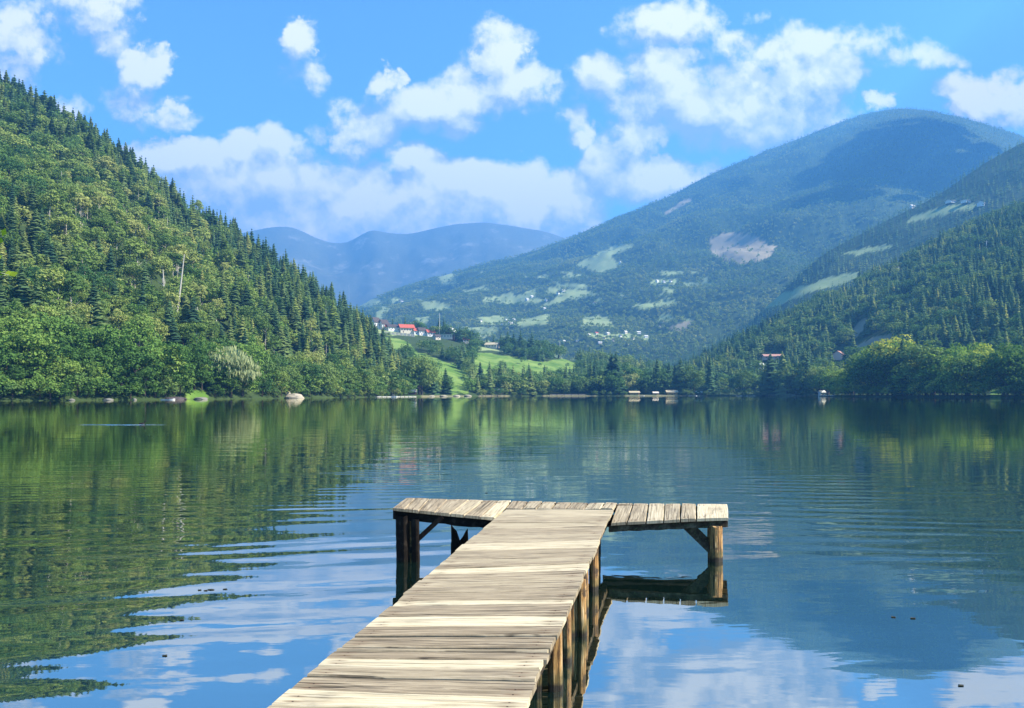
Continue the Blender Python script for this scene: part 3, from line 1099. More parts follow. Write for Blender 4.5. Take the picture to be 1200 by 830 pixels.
# the largest in the picture become trees of their own, the rest one mass per kind
NAME = {'larch': 'larch_tree', 'shrub': 'shore_shrub', 'spruce': 'spruce_tree', 'round': 'broadleaf_tree', 'slender': 'birch_tree'}
CATN = {'larch': 'larch', 'shrub': 'shrub', 'spruce': 'spruce', 'round': 'broadleaf tree', 'slender': 'birch'}
LABEL = {
    ('round', 'bright', 'far_shore'): 'fresh green rounded tree on the far shore behind the beach',
    ('larch', 'olive', 'left_hill'): 'pale yellow green larch among the dark spruces on the left hillside',
    ('larch', 'olive', 'right_hill'): 'pale yellow green larch among the dark spruces on the right hillside',
    ('spruce', 'spruce', 'left_hill'): 'dark pointed spruce on the steep wooded hillside left of the lake',
    ('spruce', 'spruce', 'right_hill'): 'blue green spruce on the shaded hillside right of the lake',
    ('spruce', 'spruce', 'right_shore'): 'tall spruce among the sunlit broadleaf trees on the right shore',
    ('spruce', 'spruce', 'far_shore'): 'spruce in the belt of trees along the far shore',
    ('spruce', 'spruce', 'spur'): 'spruce on the low meadow hill below the village',
    ('round', 'bright', 'left_shore'): 'bright green rounded tree overhanging the water at the foot of the left hillside',
    ('round', 'deep', 'left_far_shore'): 'dark green rounded tree at the lakeside where the left forest ends',
    ('round', 'olive', 'left_far_shore'): 'olive rounded tree at the lakeside where the left forest ends',
    ('round', 'olive', 'left_hill'): 'olive yellow rounded tree among spruces on the left hillside',
    ('round', 'deep', 'left_hill'): 'dark green rounded tree among spruces on the left hillside',
    ('round', 'bright', 'left_hill'): 'fresh green rounded tree among spruces on the left hillside',
    ('round', 'deep', 'far_shore'): 'dark green rounded tree on the far shore behind the beach',
    ('round', 'olive', 'far_shore'): 'olive rounded tree on the far shore behind the beach',
    ('round', 'deep', 'spur'): 'dark green rounded tree on the meadow hill near the village',
    ('round', 'olive', 'spur'): 'olive rounded tree on the meadow hill near the village',
    ('round', 'golden', 'right_shore'): 'tall yellow green tree in sunlight on the right shore',
    ('round', 'deep', 'right_shore'): 'dark green tree with a deep shaded foot on the right shore',
    ('round', 'deep', 'right_hill'): 'dark green rounded tree among spruces on the right hillside',
    ('round', 'olive', 'right_hill'): 'olive rounded tree among spruces on the right hillside',
    ('shrub', 'bright', 'left_shore'): 'bright green bush hanging over the water below the left hillside',
    ('shrub', 'deep', 'left_shore'): 'dark green bush hanging over the water below the left hillside',
    ('shrub', 'deep', 'left_far_shore'): 'dark bush at the waterline right of the willow',
    ('shrub', 'olive', 'left_far_shore'): 'olive bush at the waterline right of the willow',
    ('shrub', 'deep', 'right_shore'): 'large dark bush at the waterline of the right shore',
    ('shrub', 'golden', 'right_shore'): 'yellow green bush at the waterline of the right shore',
    ('shrub', 'deep', 'far_shore'): 'dark bush on the beach line of the far shore',
    ('shrub', 'olive', 'far_shore'): 'olive bush on the beach line of the far shore',
    ('slender', 'olive', 'left_hill'): 'tall slender tree with a pale bare trunk on the left hillside',
}
rest = {}
for form in ('spruce', 'larch', 'round', 'slender', 'shrub'):
    lst = [c_ for c_ in cand if c_[3] == form]

    def seen(c_):
        x = 600 + F * c_[0] / c_[1]
        return 0 if (x < -8 or x > 1208) else c_[5] / c_[1]
    lst.sort(key=seen, reverse=True)
    for k, (x, y, z, fm, leaf, hgt, zn) in enumerate(lst):
        if k < 300 and seen(lst[k]) > 0:
            pr = get_protos(fm, leaf)
            cm, tm = pr[k % 4]
            root = empty(NAME[fm], (x, y, z - .3), random.uniform(0, 6.28))
            root.rotation_euler = (random.gauss(0, .035), random.gauss(0, .035), root.rotation_euler[2])
            root.scale = (hgt * random.uniform(.78, 1.3), hgt * random.uniform(.78, 1.3), hgt)
            link('crown', cm, root)
            link('trunk', tm, root)
            lab = LABEL[(fm, leaf, zn)]
            tag(root, lab, CATN[fm], lab.replace(' tree ', ' trees ').replace(' spruce ', ' spruces ').replace(' larch ', ' larches '))
        else:
            rest.setdefault((fm, leaf, zn), []).append((x, y, z, hgt))
for (fm, leaf, zn), lst in rest.items():
    a = np.array(lst)
    forest_mesh('forest', fm, leaf, a[:, :3], a[:, 3], 'mass of ' + CATN[fm] + ' forest on the ' + zn.replace('_', ' '))

# -- wooded ridge behind the right hill, and the big mountain
X, Y, Z, L, px, py = jgrid(180, 1450, 900, 1680, 13)
mk_ = open_masks(X, Y, Z, L)
mk_up = open_masks(X, Y, Z + 5, L)
s = (L == 3) & (px < 1500) & ~op(mk_) & ~op(mk_up)
forest_mesh('forest', 'spruce_far', 'spruce', np.stack([X, Y, Z], -1)[s], rng.uniform(12, 19, s.sum()), 'spruce forest on the ridge behind the right hill')
X, Y, Z, L, px, py = jgrid(-1300, 3200, 1200, 3960, 14)
mk_ = open_masks(X, Y, Z, L)
s = (L == 4) & (px > 300) & (px < 1420) & (~op(mk_) | ((rng.random(len(X)) < .10)))
s &= (fbm(X / 160, Y / 160, 77) > -.30) | (py < 300)
lt = s & (rng.random(len(X)) < np.clip((py - 120) / 330, .22, .72))
s &= ~lt
forest_mesh('forest', 'round_far', 'olive', np.stack([X, Y, Z], -1)[lt], rng.uniform(9, 14, lt.sum()), 'paler broadleaf woods on the lower slopes of the big mountain')
forest_mesh('forest', 'spruce_far', 'spruce', np.stack([X, Y, Z], -1)[s], rng.uniform(10, 17, s.sum()), 'hazy spruce forest covering the big mountain')
X, Y, Z, L, px, py = jgrid(-500, 900, 640, 1500, 13)
mk_ = open_masks(X, Y, Z, L)
s = (L == 9) & (px > 430) & (px < 960) & ~op(mk_) & (Y > 1000)
if s.sum():
    forest_mesh('forest', 'round_far', 'deep', np.stack([X, Y, Z], -1)[s], rng.uniform(8, 14, s.sum()), 'trees covering the valley floor beyond the lake')

# ------------------------------------------------------------------ single trees worth telling apart
x, y, _ = P(270, 468, 273)
wil = empty('willow_tree', (x, y, zat(x, y) - .2))
V, Q = leafball(60, 70, .026, 901, cz=.54, rx=.46, rz=.42, cr=.14, droop=1.9)
link('crown', mesh_np('crown', V * np.array([23., 20., 18.5]), Q, FM['willow'], tint=jit_tint(len(V), 4, .1, 3)), wil)
t_ = trunk_mb(.03, .6, 6, (.2, .45), 5, reach=.25)
t_.v = [tuple(q * 18 for q in v_) for v_ in t_.v]
t_.build('trunk', M_BARK, wil)
tag(wil, 'pale silvery willow with drooping branches at the left shore beside the small lawn', 'willow')

for (x0, y0, x1, y1, D, lab) in (
        (205, 378, 216, 298, 330, 'long bare pale tree trunk leaning to the right on the left hillside'),
        (191, 346, 191, 316, 340, 'short upright bare pale trunk beside the long leaning one on the left hillside'),
        (231, 371, 231, 360, 340, 'stub of a bare pale trunk lower on the slope right of the leaning trunk'),
        (280, 402, 281, 392, 330, 'low pale bare trunk above the willow on the left hillside')):
    gx0, gy0, gz0 = ground(x0, y0)
    gy0 -= 6
    a_ = P(x0, y0, gy0)
    b_ = P(x1, y1, gy0 - 2)
    m = MB()
    m.tube([(0, 0, -2), ((b_[0] - a_[0]) * .5 + .3, -1, (b_[2] - a_[2]) * .5), (b_[0] - a_[0], -2, b_[2] - a_[2])], [.42, .34, .16], 7)
    dz = b_[2] - a_[2]
    for q in (.55, .7, .85):
        bx = (b_[0] - a_[0]) * q
        m.tube([(bx, -2 * q, dz * q), (bx + random.choice((-1, 1)) * .08 * dz, -2 * q, dz * (q + .06))], [.1, .03], 5)
    tag(m.build('dead_tree', M_DEAD, loc=a_), lab, 'dead tree')

for k in range(14):
    sx0, sy0 = random.uniform(60, 400), 0
    sy0 = float(ip(sx0, [(60, 200), (150, 260), (300, 370), (400, 420)])) + random.uniform(-30, 40)
    gx0, gy0, gz0 = ground(sx0, sy0)
    hgt_ = random.uniform(9, 16)
    ln_ = random.uniform(-.12, .12)
    m = MB()
    m.tube([(0, 0, -1), (ln_ * hgt_ * .5, 0, hgt_ * .5), (ln_ * hgt_ * 1.1, .2, hgt_)], [.24, .18, .05], 6)
    for q in range(5):
        f_ = random.uniform(.4, .9)
        an = random.uniform(0, 6.28)
        m.tube([(ln_ * hgt_ * f_, 0, hgt_ * f_), (ln_ * hgt_ * f_ + math.cos(an) * 1.3, math.sin(an) * 1.3, hgt_ * f_ + random.uniform(-.3, .7))], [.06, .02], 4)
    tag(m.build('dead_tree', M_DEAD, loc=(gx0, gy0, gz0)), 'slim grey dead tree with broken twigs among the green trees on the left hillside', 'dead tree', 'slim dead trees on the left hillside')

# young tree on the near bank whose branch tip reaches into the left of the view
root = empty('young_tree', (-11.2, 11.5, .55))
t_ = MB()
t_.tube([(0, 0, -.4), (.05, 0, 1.5), (.1, .05, 3.2), (.05, .1, 5.2)], [.10, .085, .06, .02], 8)
t_.tube([(.08, 0, 2.4), (1.4, -.2, 2.95), (2.7, -.4, 3.3), (3.55, -.5, 3.48)], [.045, .03, .018, .006], 6)
t_.tube([(.08, 0, 2.8), (-.9, .3, 3.6), (-1.5, .4, 4.4)], [.04, .025, .01], 6)
t_.tube([(2.7, -.4, 3.3), (3.2, -.5, 3.62), (3.62, -.5, 3.76)], [.014, .009, .004], 5)
t_.tube([(2.7, -.4, 3.3), (3.3, -.45, 3.30), (3.72, -.5, 3.18)], [.014, .009, .004], 5)
t_.build('trunk', M_PALEBARK, root)
V, Q = leafball(20, 60, .10, 77, cz=4.2, rx=1.3, rz=1.3, cr=.55)
lv = [V]
lq = [Q]
off = len(V)


def leaf_at(p, d, s):
    global off
    d = Vector(d).normalized()
    n_ = Vector((random.uniform(-.5, .5), -1, random.uniform(-.2, .6))).normalized()
    sd = d.cross(n_).normalized() * s * .36
    p = Vector(p)
    lv.append(np.array([tuple(p), tuple(p + d * s * .5 + sd), tuple(p + d * s), tuple(p + d * s * .5 - sd)]))
    lq.append(np.array([[off, off + 1, off + 2, off + 3]]))
    off += 4


for q in range(12):
    f_ = q / 11
    for (A, B) in (((2.7, -.4, 3.3), (3.55, -.5, 3.48)), ((2.7, -.4, 3.3), (3.62, -.5, 3.76)), ((2.7, -.4, 3.3), (3.72, -.5, 3.18))):
        p = [A[i] + (B[i] - A[i]) * f_ for i in range(3)]
        leaf_at(p, (random.uniform(.1, 1), random.uniform(-.3, .3), random.uniform(-.7, 1)), random.uniform(.09, .15))
link('crown', mesh_np('crown', np.concatenate(lv), np.concatenate(lq),
                      foliage_mat('young_leaves', [(0, (.22, .34, .03)), (1, (.42, .50, .06))], .45)), root)
tag(root, 'bright leaved branch of a young tree reaching in at the left edge of the view', 'tree')

# ------------------------------------------------------------------ pier
m_deck, nt = new_mat('weathered_planks')
gco = nt.attr('gco', 'Vector')
gl_, gw_, gr_ = nt.sep(gco)[:3]
grain = nt.noise(nt.comb(nt.math('MULTIPLY', gl_, 2.2), nt.math('MULTIPLY', gw_, 75.), nt.math('MULTIPLY', gr_, 37.)), 1., 7, .68, .35)
blot = nt.noise(nt.comb(nt.math('MULTIPLY', gl_, 3.0), nt.math('MULTIPLY', gw_, 9.), nt.math('MULTIPLY', gr_, 19.)), 1., 5, .6)
crk = nt.noise(nt.comb(nt.math('MULTIPLY', gl_, 1.3), nt.math('MULTIPLY', gw_, 42.), nt.math('ADD', nt.math('MULTIPLY', gr_, 11.), 5.)), 1., 4, .6, .2)
tint = nt.attr('tint')
oldc = nt.ramp(grain, [(.30, (.075, .058, .038)), (.44, (.185, .146, .096)), (.56, (.32, .256, .168)), (.72, (.50, .42, .29))])
newc = nt.ramp(grain, [(.28, (.34, .27, .16)), (.45, (.54, .46, .30)), (.65, (.68, .60, .43))])
c = nt.mix(nt.math('MULTIPLY', tint, nt.math('MULTIPLY_ADD', tint, .4, .55)), oldc, newc)
c = nt.mix(1.0, c, rgb((1.0, .975, .91)), 'MULTIPLY')
c = nt.mix(nt.math('MULTIPLY', nt.smooth(blot, .52, .70), .45), c, rgb((.16, .13, .09)))
c = nt.mix(nt.math('MULTIPLY', nt.smooth(crk, .57, .63), nt.math('MULTIPLY_ADD', tint, -.55, .85)), c, rgb((.035, .026, .018)))
en = nt.attr('end')


def near(w0, ks, r0, r1):
    v_ = nt.comb(nt.math('MULTIPLY', nt.math('SUBTRACT', en, .085), ks), nt.math('SUBTRACT', gw_, w0), 0.)
    return nt.smooth(nt.vmath('LENGTH', v_), r1, r0)


stain = nt.math('MAXIMUM', near(.032, .22, .004, .016), near(.085, .22, .004, .016))
c = nt.mix(nt.math('MULTIPLY', stain, .55), c, rgb((.13, .07, .035)))
nail = nt.math('MAXIMUM', near(.032, 1., .004, .0065), near(.085, 1., .004, .0065))
c = nt.mix(nail, c, rgb((.03, .018, .012)))
knot = nt.noise(nt.comb(nt.math('MULTIPLY', gl_, 5.), nt.math('MULTIPLY', gw_, 22.), nt.math('MULTIPLY', gr_, 7.)), 1., 2, .5)
c = nt.mix(nt.math('MULTIPLY', nt.smooth(knot, .72, .78), .7), c, rgb((.075, .045, .025)))
hgt = nt.math('SUBTRACT', grain, nt.math('MULTIPLY', nt.smooth(crk, .58, .66), .9))
nt.l.new(bsdf(nt, c, .85, .2, bump(nt, hgt, .8, .006)), nt.out.inputs[0])

m_post, nt = new_mat('pile_wood')
tc = nt.add('ShaderNodeNewGeometry').outputs['Position']
x_, y_, z_ = nt.sep(tc)[:3]
gr = nt.noise(nt.comb(nt.math('MULTIPLY', x_, 34.), nt.math('MULTIPLY', y_, 34.), nt.math('MULTIPLY', z_, 2.4)), 1., 6, .65, .5)
bl = nt.noise(tc, 7., 4, .6)
c = nt.ramp(gr, [(.36, (.020, .012, .007)), (.45, (.15, .078, .026)), (.54, (.50, .27, .085)), (.66, (.78, .58, .30))])
c = nt.mix(nt.smooth(bl, .52, .68), c, rgb((.075, .048, .026)))
wob = nt.math('MULTIPLY_ADD', bl, .10, -.05)
zz_ = nt.math('ADD', z_, wob)
c = nt.mix(nt.smooth(zz_, .09, .17), nt.mix(.6, c, rgb((.05, .065, .022))), c)
c = nt.mix(nt.smooth(zz_, .03, .07), rgb((.02, .015, .009)), c)
nt.l.new(bsdf(nt, c, .7, .3, bump(nt, gr, .9, .02)), nt.out.inputs[0])

m_shaded, nt = new_mat('shaded_wood')  # shade on the left wing, stump and joists put into the wood colour
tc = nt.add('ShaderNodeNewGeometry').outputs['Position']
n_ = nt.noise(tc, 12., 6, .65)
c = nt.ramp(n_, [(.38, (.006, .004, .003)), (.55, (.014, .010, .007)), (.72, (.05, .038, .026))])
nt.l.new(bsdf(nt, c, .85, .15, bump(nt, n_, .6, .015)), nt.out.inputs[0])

m_beam, nt = new_mat('dark_beam')
tc = nt.add('ShaderNodeNewGeometry').outputs['Position']
n_ = nt.noise(tc, 9., 6, .65)
n2_ = nt.noise(tc, 28., 4, .6)
c = nt.ramp(n_, [(.38, (.035, .024, .015)), (.52, (.085, .060, .036)), (.68, (.22, .17, .10))])
c = nt.mix(nt.smooth(n2_, .56, .68), c, rgb((.10, .11, .045)))
nt.l.new(bsdf(nt, c, .9, .15, bump(nt, n2_, .6, .015)), nt.out.inputs[0])

pier = empty('wooden_pier', (.5, 6.5, 0))
tag(pier, 'weathered grey wooden pier with a T-shaped end platform reaching into the lake', 'pier')
PO = Vector((.5, 6.5, 0))


def psub(m):
    m.v = [(v_[0] - PO.x, v_[1] - PO.y, v_[2] - PO.z) for v_ in m.v]
    return m


def plank(m, A, B, C, D, tint_, th=.032, n=14, wob=.0035):
    """A-B near edge, D-C far edge (top corners); n cuts along the length"""
    A, B, C, D = map(Vector, (A, B, C, D))
    r_ = random.random() * 9
    i0 = len(m.v)
    L = (B - A).length
    W_ = ((D - A).length + (C - B).length) / 2
    wn_, wf = 0., 0.
    dn = (A - D).normalized()
    warp = random.uniform(-.005, .005)
    tilt = random.uniform(-.0035, .0035)
    for k in range(n + 1):
        f_ = k / n
        wn_ = .7 * wn_ + random.uniform(-wob, wob)
        wf = .7 * wf + random.uniform(-wob, wob)
        a = A.lerp(B, f_) + dn * wn_
        d = D.lerp(C, f_) + dn * wf
        up = warp * (f_ - .5) ** 2 * 4
        bz = .006
        w1 = W_ * .05
        for (pt, dz, ww) in ((a + dn * -.0, -th, 0), (a, -bz + tilt, 0), (a - dn * bz, up + tilt, .01), (a.lerp(d, .5), up + .0015, .5), (d + dn * bz, up - tilt, .99), (d, -bz - tilt, 1), (d, -th, 1)):
            m.v.append((pt.x, pt.y, pt.z + dz))
            m.t.append(tint_)
            m.g.append((f_ * L, ww * W_, r_))
            m.e.append(min(f_, 1 - f_) * L)
    for k in range(n):
        for j in range(6):
            a = i0 + k * 7 + j
            m.f.append([a, a + 7, a + 8, a + 1])
        m.f.append([i0 + k * 7 + 6, i0 + k * 7 + 13, i0 + k * 7 + 7, i0 + k * 7])
    m.f.append([i0 + j for j in range(7)])
    m.f.append([i0 + n * 7 + j for j in reversed(range(7))])


HD = 0.50


def deck(px, py):
    hd = HD + max(0., 620 - py) / 24 * .058        # the last planks ride up onto the platform
    D = (CAMZ - hd) * F / (py - HY)
    return Vector(((px - 600) / F * D, D, hd))


xl = lambda y: 580 - 1.2 * (y - 608)
xr = lambda y: 714 - .455 * (y - 608)
# plank joints as (row at left edge, row at right edge, newness of the plank towards the viewer)
J = [(596.3, 596.8, .62), (606.3, 607, .40), (613, 612.5, .55), (620, 618, .30), (627.5, 626, .48), (638.8, 633.8, .85), (646, 642, .30),
     (656, 652.5, .55), (661, 656.5, .18), (667.5, 660.5, .95), (674, 668.5, .25), (680, 676, .45), (688, 683.5, .30), (697, 692, .22), (704, 702, .92),
     (709.5, 706, .15), (721.8, 720.8, 1.0), (734, 733, .05), (746, 745.5, .10), (758, 759.5, .45), (762.5, 764, .08), (771.5, 772.5, .92), (780.7, 784, .35),
     (793, 798.5, .14), (808, 818.5, .98), (827, 834, .2)]
wd = MB()
for (a, b, t_), (a2, b2, _) in zip(J[:-1], J[1:]):
    e = random.uniform(-.012, .012)
    e2 = random.uniform(-.012, .012)
    Dd, Cc = deck(xl(a), a), deck(xr(b), b)
    Aa, Bb = deck(xl(a2), a2), deck(xr(b2), b2)
    g_ = .006
    dz_ = random.uniform(-.005, .005)
    for v_ in (Aa, Bb, Cc, Dd):
        v_.z += dz_
    for v_ in (Dd, Cc):
        v_.y -= g_
    for v_ in (Aa, Bb):
        v_.y += g_
    for v_ in (Aa, Dd):
        v_.x += e
    for v_ in (Bb, Cc):
        v_.x += e2
    plank(wd, Aa, Bb, Cc, Dd, t_)
# the pier goes on under the viewer to the bank
eL = (deck(xl(622), 622), deck(xl(827), 827))
eR = (deck(xr(622), 622), deck(xr(834), 834))


def edge(e_, y):
    f_ = (y - e_[0].y) / (e_[1].y - e_[0].y)
    return Vector((e_[0].x + (e_[1].x - e_[0].x) * f_, y, HD))


yy_l, yy_r = eL[1].y, eR[1].y
while yy_l > -3.2:
    wdt = random.uniform(.11, .15)
    plank(wd, edge(eL, yy_l - wdt + .004), edge(eR, yy_r - wdt + .004), edge(eR, yy_r - .004), edge(eL, yy_l - .004), random.choice((.05, .15, .3, .9)))
    yy_l -= wdt
    yy_r -= wdt
wdeck = psub(wd).build('walkway_deck', m_deck, pier)

# end platform: planks run along the pier; corner heights follow its sag
FRONT = [(459.4, 595.2, 8.65), (474.6, 596.8, 8.65), (491, 598.5, 8.66), (510, 600.4, 8.67), (527.7, 602.2, 8.68), (544.5, 603.7, 8.69), (563, 605.4, 8.70), (580, 607.2, 8.72)]
BACK = [(475, 583.4, 9.6), (487, 583.9, 9.6), (503, 584.6, 9.6), (525, 585.3, 9.6), (549.6, 585.9, 9.6), (566.5, 586.4, 9.6), (584, 586.8, 9.6), (599.5, 587.2, 9.6)]
NEWL = [.12, .2, .14, .28, .55, .22, .85]
td = MB()
gpx = .8
for k in range(7):
    f0, f1, b0, b1 = FRONT[k], FRONT[k + 1], BACK[k], BACK[k + 1]
    plank(td, P(f0[0] + gpx * .5, f0[1], f0[2]), P(b0[0] + gpx * .4, b0[1], b0[2]), P(b1[0] - gpx * .4, b1[1], b1[2]), P(f1[0] - gpx * .5, f1[1], f1[2]), NEWL[k], n=8)
BX = [600, 619, 636, 652.5, 670, 690, 709, 724]
NEWM = [.25, .55, .5, .2, .25, .6, .55]
for k in range(7):
    b0, b1 = Vector(P(BX[k], 587.3 + .35 * k, 9.6)), Vector(P(BX[k + 1], 587.5 + .35 * k, 9.6))
    x0, x1 = BX[k] - 7.5 + k * .35, BX[k + 1] - 7.5 + k * .35
    a0, a1 = deck(x0, 596.0), deck(x1, 596.1)
    for q, s_ in ((b0, 1), (a0, 1), (b1, -1), (a1, -1)):
        q.x += s_ * .006
    plank(td, a0, b0, b1, a1, NEWM[k], n=6)
RF = [715.5, 735, 757, 777.5, 797, 816, 854]
RB = [724, 742, 760, 779, 798, 816, 853]
NEWR = [.42, .36, .75, .5, .45, .95]
for k in range(6):
    ya, yb_ = 613 - 6 * k / 6, 613 - 6 * (k + 1) / 6
    za, zb_ = 589.8 + 1.2 * k / 6, 589.8 + 1.2 * (k + 1) / 6
    DA, DB = 8.66, 8.66
    hz = lambda f_: 9.58 - .06 * f_
    plank(td, P(RF[k] + .7, ya, DA), P(RB[k] + .6, za, hz(k / 6)), P(RB[k + 1] - .6, zb_, hz((k + 1) / 6)), P(RF[k + 1] - .7, yb_, DB), NEWR[k], n=8)
psub(td).build('platform_deck', m_deck, pier)


def beam(name, a0, a1, hgt_, th, mat=m_beam, drop=0., n=12):
    """upright board: top edge from a0 to a1, rough lower edge"""
    m = MB()
    a0, a1 = Vector(a0), Vector(a1)
    d = (a1 - a0)
    sd = Vector((-d.y, d.x, 0)).normalized() * th
    prev = None
    for k in range(n + 1):
        p = a0.lerp(a1, k / n)
        hz_ = hgt_ * (1 + random.uniform(-.07, .07))
        q = [p + Vector((0, 0, -drop)), p + sd + Vector((0, 0, -drop)), p + sd + Vector((0, 0, -hz_)), p + Vector((0, 0, -hz_))]
        i = len(m.v)
        m.v += [tuple(v_) for v_ in q]
        m.t += [0.] * 4
        m.g += [(0, 0, 0)] * 4
        if prev is not None:
            for j in range(4):
                m.f.append([prev + j, prev + (j + 1) % 4, i + (j + 1) % 4, i + j])
        prev = i
    m.f.append([0, 1, 2, 3])
    m.f.append([prev + 3, prev + 2, prev + 1, prev])
    return psub(m).build(name, mat, pier)


# edge boards of the platform (just below the planks) and stringers under the walkway
beam('edge_beam', Vector(P(460.5, 595.2, 8.69)) + Vector((0, 0, -.034)), Vector(P(582, 607.3, 8.75)) + Vector((0, 0, -.034)), .10, .06, m_shaded)
beam('edge_beam', Vector(P(714, 613.1, 8.70)) + Vector((0, 0, -.036)), Vector(P(853, 607.2, 8.70)) + Vector((0, 0, -.036)), .070, .06)
beam('edge_beam', Vector(P(476, 583.4, 9.5)) + Vector((0, 0, -.036)), Vector(P(852, 591, 9.45)) + Vector((0, 0, -.036)), .10, .05)
for D_ in (9.0, 9.25):
    beam('joist', (-1.35, D_, .615 - .04), (-.25, D_, .52 - .04), .09, .12, m_shaded)
    beam('joist', (1.15, D_, .475 - .04), (2.5, D_, .505 - .04), .09, .12, m_shaded)
for (e_, s_) in ((eL, .06), (eR, -.11)):
    p0_, p1_ = edge(e_, 9.2), edge(e_, -3.1)
    p0_.x += s_
    p1_.x += s_
    p0_.z -= .034
    p1_.z -= .034
    beam('stringer', p0_, p1_, .11, .06, n=30)


def post(pxa, pxb, D, ztop, mat=None, zbot=-1.6):
    m = MB()
    xa, xb = (pxa - 600) / F * D, (pxb - 600) / F * D
    r_ = (xb - xa) / 2
    cx = (xa + xb) / 2
    zs = [zbot, -.3, 0, .06, .12, .18, .24, .3, .36, ztop]
    n = 14
    ph = random.random() * 6
    ang = [2 * math.pi * j / n for j in range(n)]
    prof = [1 + .09 * math.sin(3 * a + ph) + .06 * random.uniform(-1, 1) for a in ang]
    lx, ly = random.uniform(-.03, .03), random.uniform(-.03, .03)
    i = len(m.v)
    for z in zs:
        for j, a in enumerate(ang):
            rr_ = r_ * prof[j] * (1 + .035 * random.uniform(-1, 1)) / 1.05
            m.v.append((cx + math.cos(a) * rr_ + lx * (z - .3), D + r_ + math.sin(a) * rr_ + ly * (z - .3), z + (.015 * random.uniform(-1, 1) if z == ztop else 0)))
            m.t.append(0.)
            m.g.append((0, 0, 0))
    for k in range(len(zs) - 1):
        for j in range(n):
            a, b = i + k * n + j, i + k * n + (j + 1) % n
            m.f.append([a, b, b + n, a + n])
    m.f.append([i + (len(zs) - 1) * n + j for j in range(n)])
    return psub(m).build('post', mat or m_post, pier)


post(463, 479.6, 8.64, .54, m_shaded)
post(481.4, 491.4, 8.64, .50, m_shaded)
post(831.4, 849, 8.64, .415)
post(675.5, 690, 7.36, .455)
post(690.5, 701.6, 7.36, .455)
post(664, 677, 5.98, .46)
post(677, 687.5, 5.98, .46)
post(677.5, 691, 6.62, .46)
post(654, 670.5, 5.4, .46)
post(619, 637.5, 4.87, .46)
post(639.8, 659.6, 4.87, .46)
for (xx, D) in ((-.12, 7.6), (-.42, 6.1), (-.62, 4.9), (.02, 9.2), (1.0, 9.3)):
    c0 = 600 + F * xx / D
    post(c0, c0 + .12 * F / D, D, .46)
c0 = 600 + F * -1.4 / 9.4
post(c0, c0 + 14, 9.3, .5)
c0 = 600 + F * 2.55 / 9.4
post(c0, c0 + 14, 9.3, .44)


def brace(a, b, w_, th, mat=None):
    m = MB()
    a, b = Vector(a), Vector(b)
    d = (b - a).normalized()
    up = d.cross(Vector((0, 1, 0))).normalized() * (w_ / 2)
    k = Vector((0, th, 0))
    m.hexa([a - up, b - up, b - up + k, a - up + k], [a + up, b + up, b + up + k, a + up + k])
    return psub(m).build('brace', mat or m_beam, pier)


brace(P(489, 633, 8.66), P(518, 606, 8.66), .055, .05, m_shaded)
brace(P(803, 613, 8.78), P(836, 645, 8.70), .125, .05)

# split stump of an old pile left of the pier
st = MB()
D = 9.1
n = 16
cx0 = (538.5 - 600) / F * D
r_ = .105
i = 0
for k, z in enumerate((-1.4, 0, .12, .24, 1)):
    for j in range(n):
        a = 2 * math.pi * j / n
        ca, sa = math.cos(a), math.sin(a)
        zz = z
        if k == 4:
            zz = .17 + .17 * abs(ca) ** .8 + (.02 if ca < 0 else -.03) + random.uniform(-.012, .012)
        elif k == 3:
            zz = min(z, .15)
        st.v.append((ca * r_ * (1 + random.uniform(-.05, .05)), sa * r_ * .8, zz))
        st.t.append(0.)
        st.g.append((0, 0, 0))
for k in range(4):
    for j in range(n):
        a, b = k * n + j, k * n + (j + 1) % n
        st.f.append([a, b, b + n, a + n])
st.v.append((0.01, 0, .15))
st.t.append(0.)
st.g.append((0, 0, 0))
for j in range(n):
    st.f.append([4 * n + j, 4 * n + (j + 1) % n, 5 * n])
tag(st.build('broken_pile', m_shaded, loc=(cx0, D, 0)), 'dark broken stump of an old pile with a notched top left of the pier', 'stump')

# ------------------------------------------------------------------ houses
M_WHITE = plain('white_render', (.70, .68, .63), .8, .08)
M_CREAM = plain('cream_render', (.62, .54, .42), .8, .1)
M_PINK = plain('pink_render', (.66, .45, .36), .8, .1)
M_BROWN = plain('brown_timber', (.10, .055, .03), .85, .25)
M_RED = plain('red_tiles', (.46, .10, .06), .8, .25, 1.5)
M_TERRA = plain('faded_tiles', (.42, .22, .16), .8, .25, 1.5)
M_DKROOF = plain('dark_roof', (.07, .055, .05), .8, .25)
M_PALEROOF = plain('pale_roof', (.62, .60, .54), .7, .12)
M_TANROOF = plain('tan_roof', (.48, .40, .24), .8, .15)
M_GLASS = plain('dark_pane', (.03, .035, .045), .2, .2)
M_STONE = plain('grey_stone', (.17, .16, .125), .9, .3, 1.2)
M_YEL = plain('orange_boards', (.46, .25, .07), .8, .2)


G1 = 'houses of the village on the meadow hill'


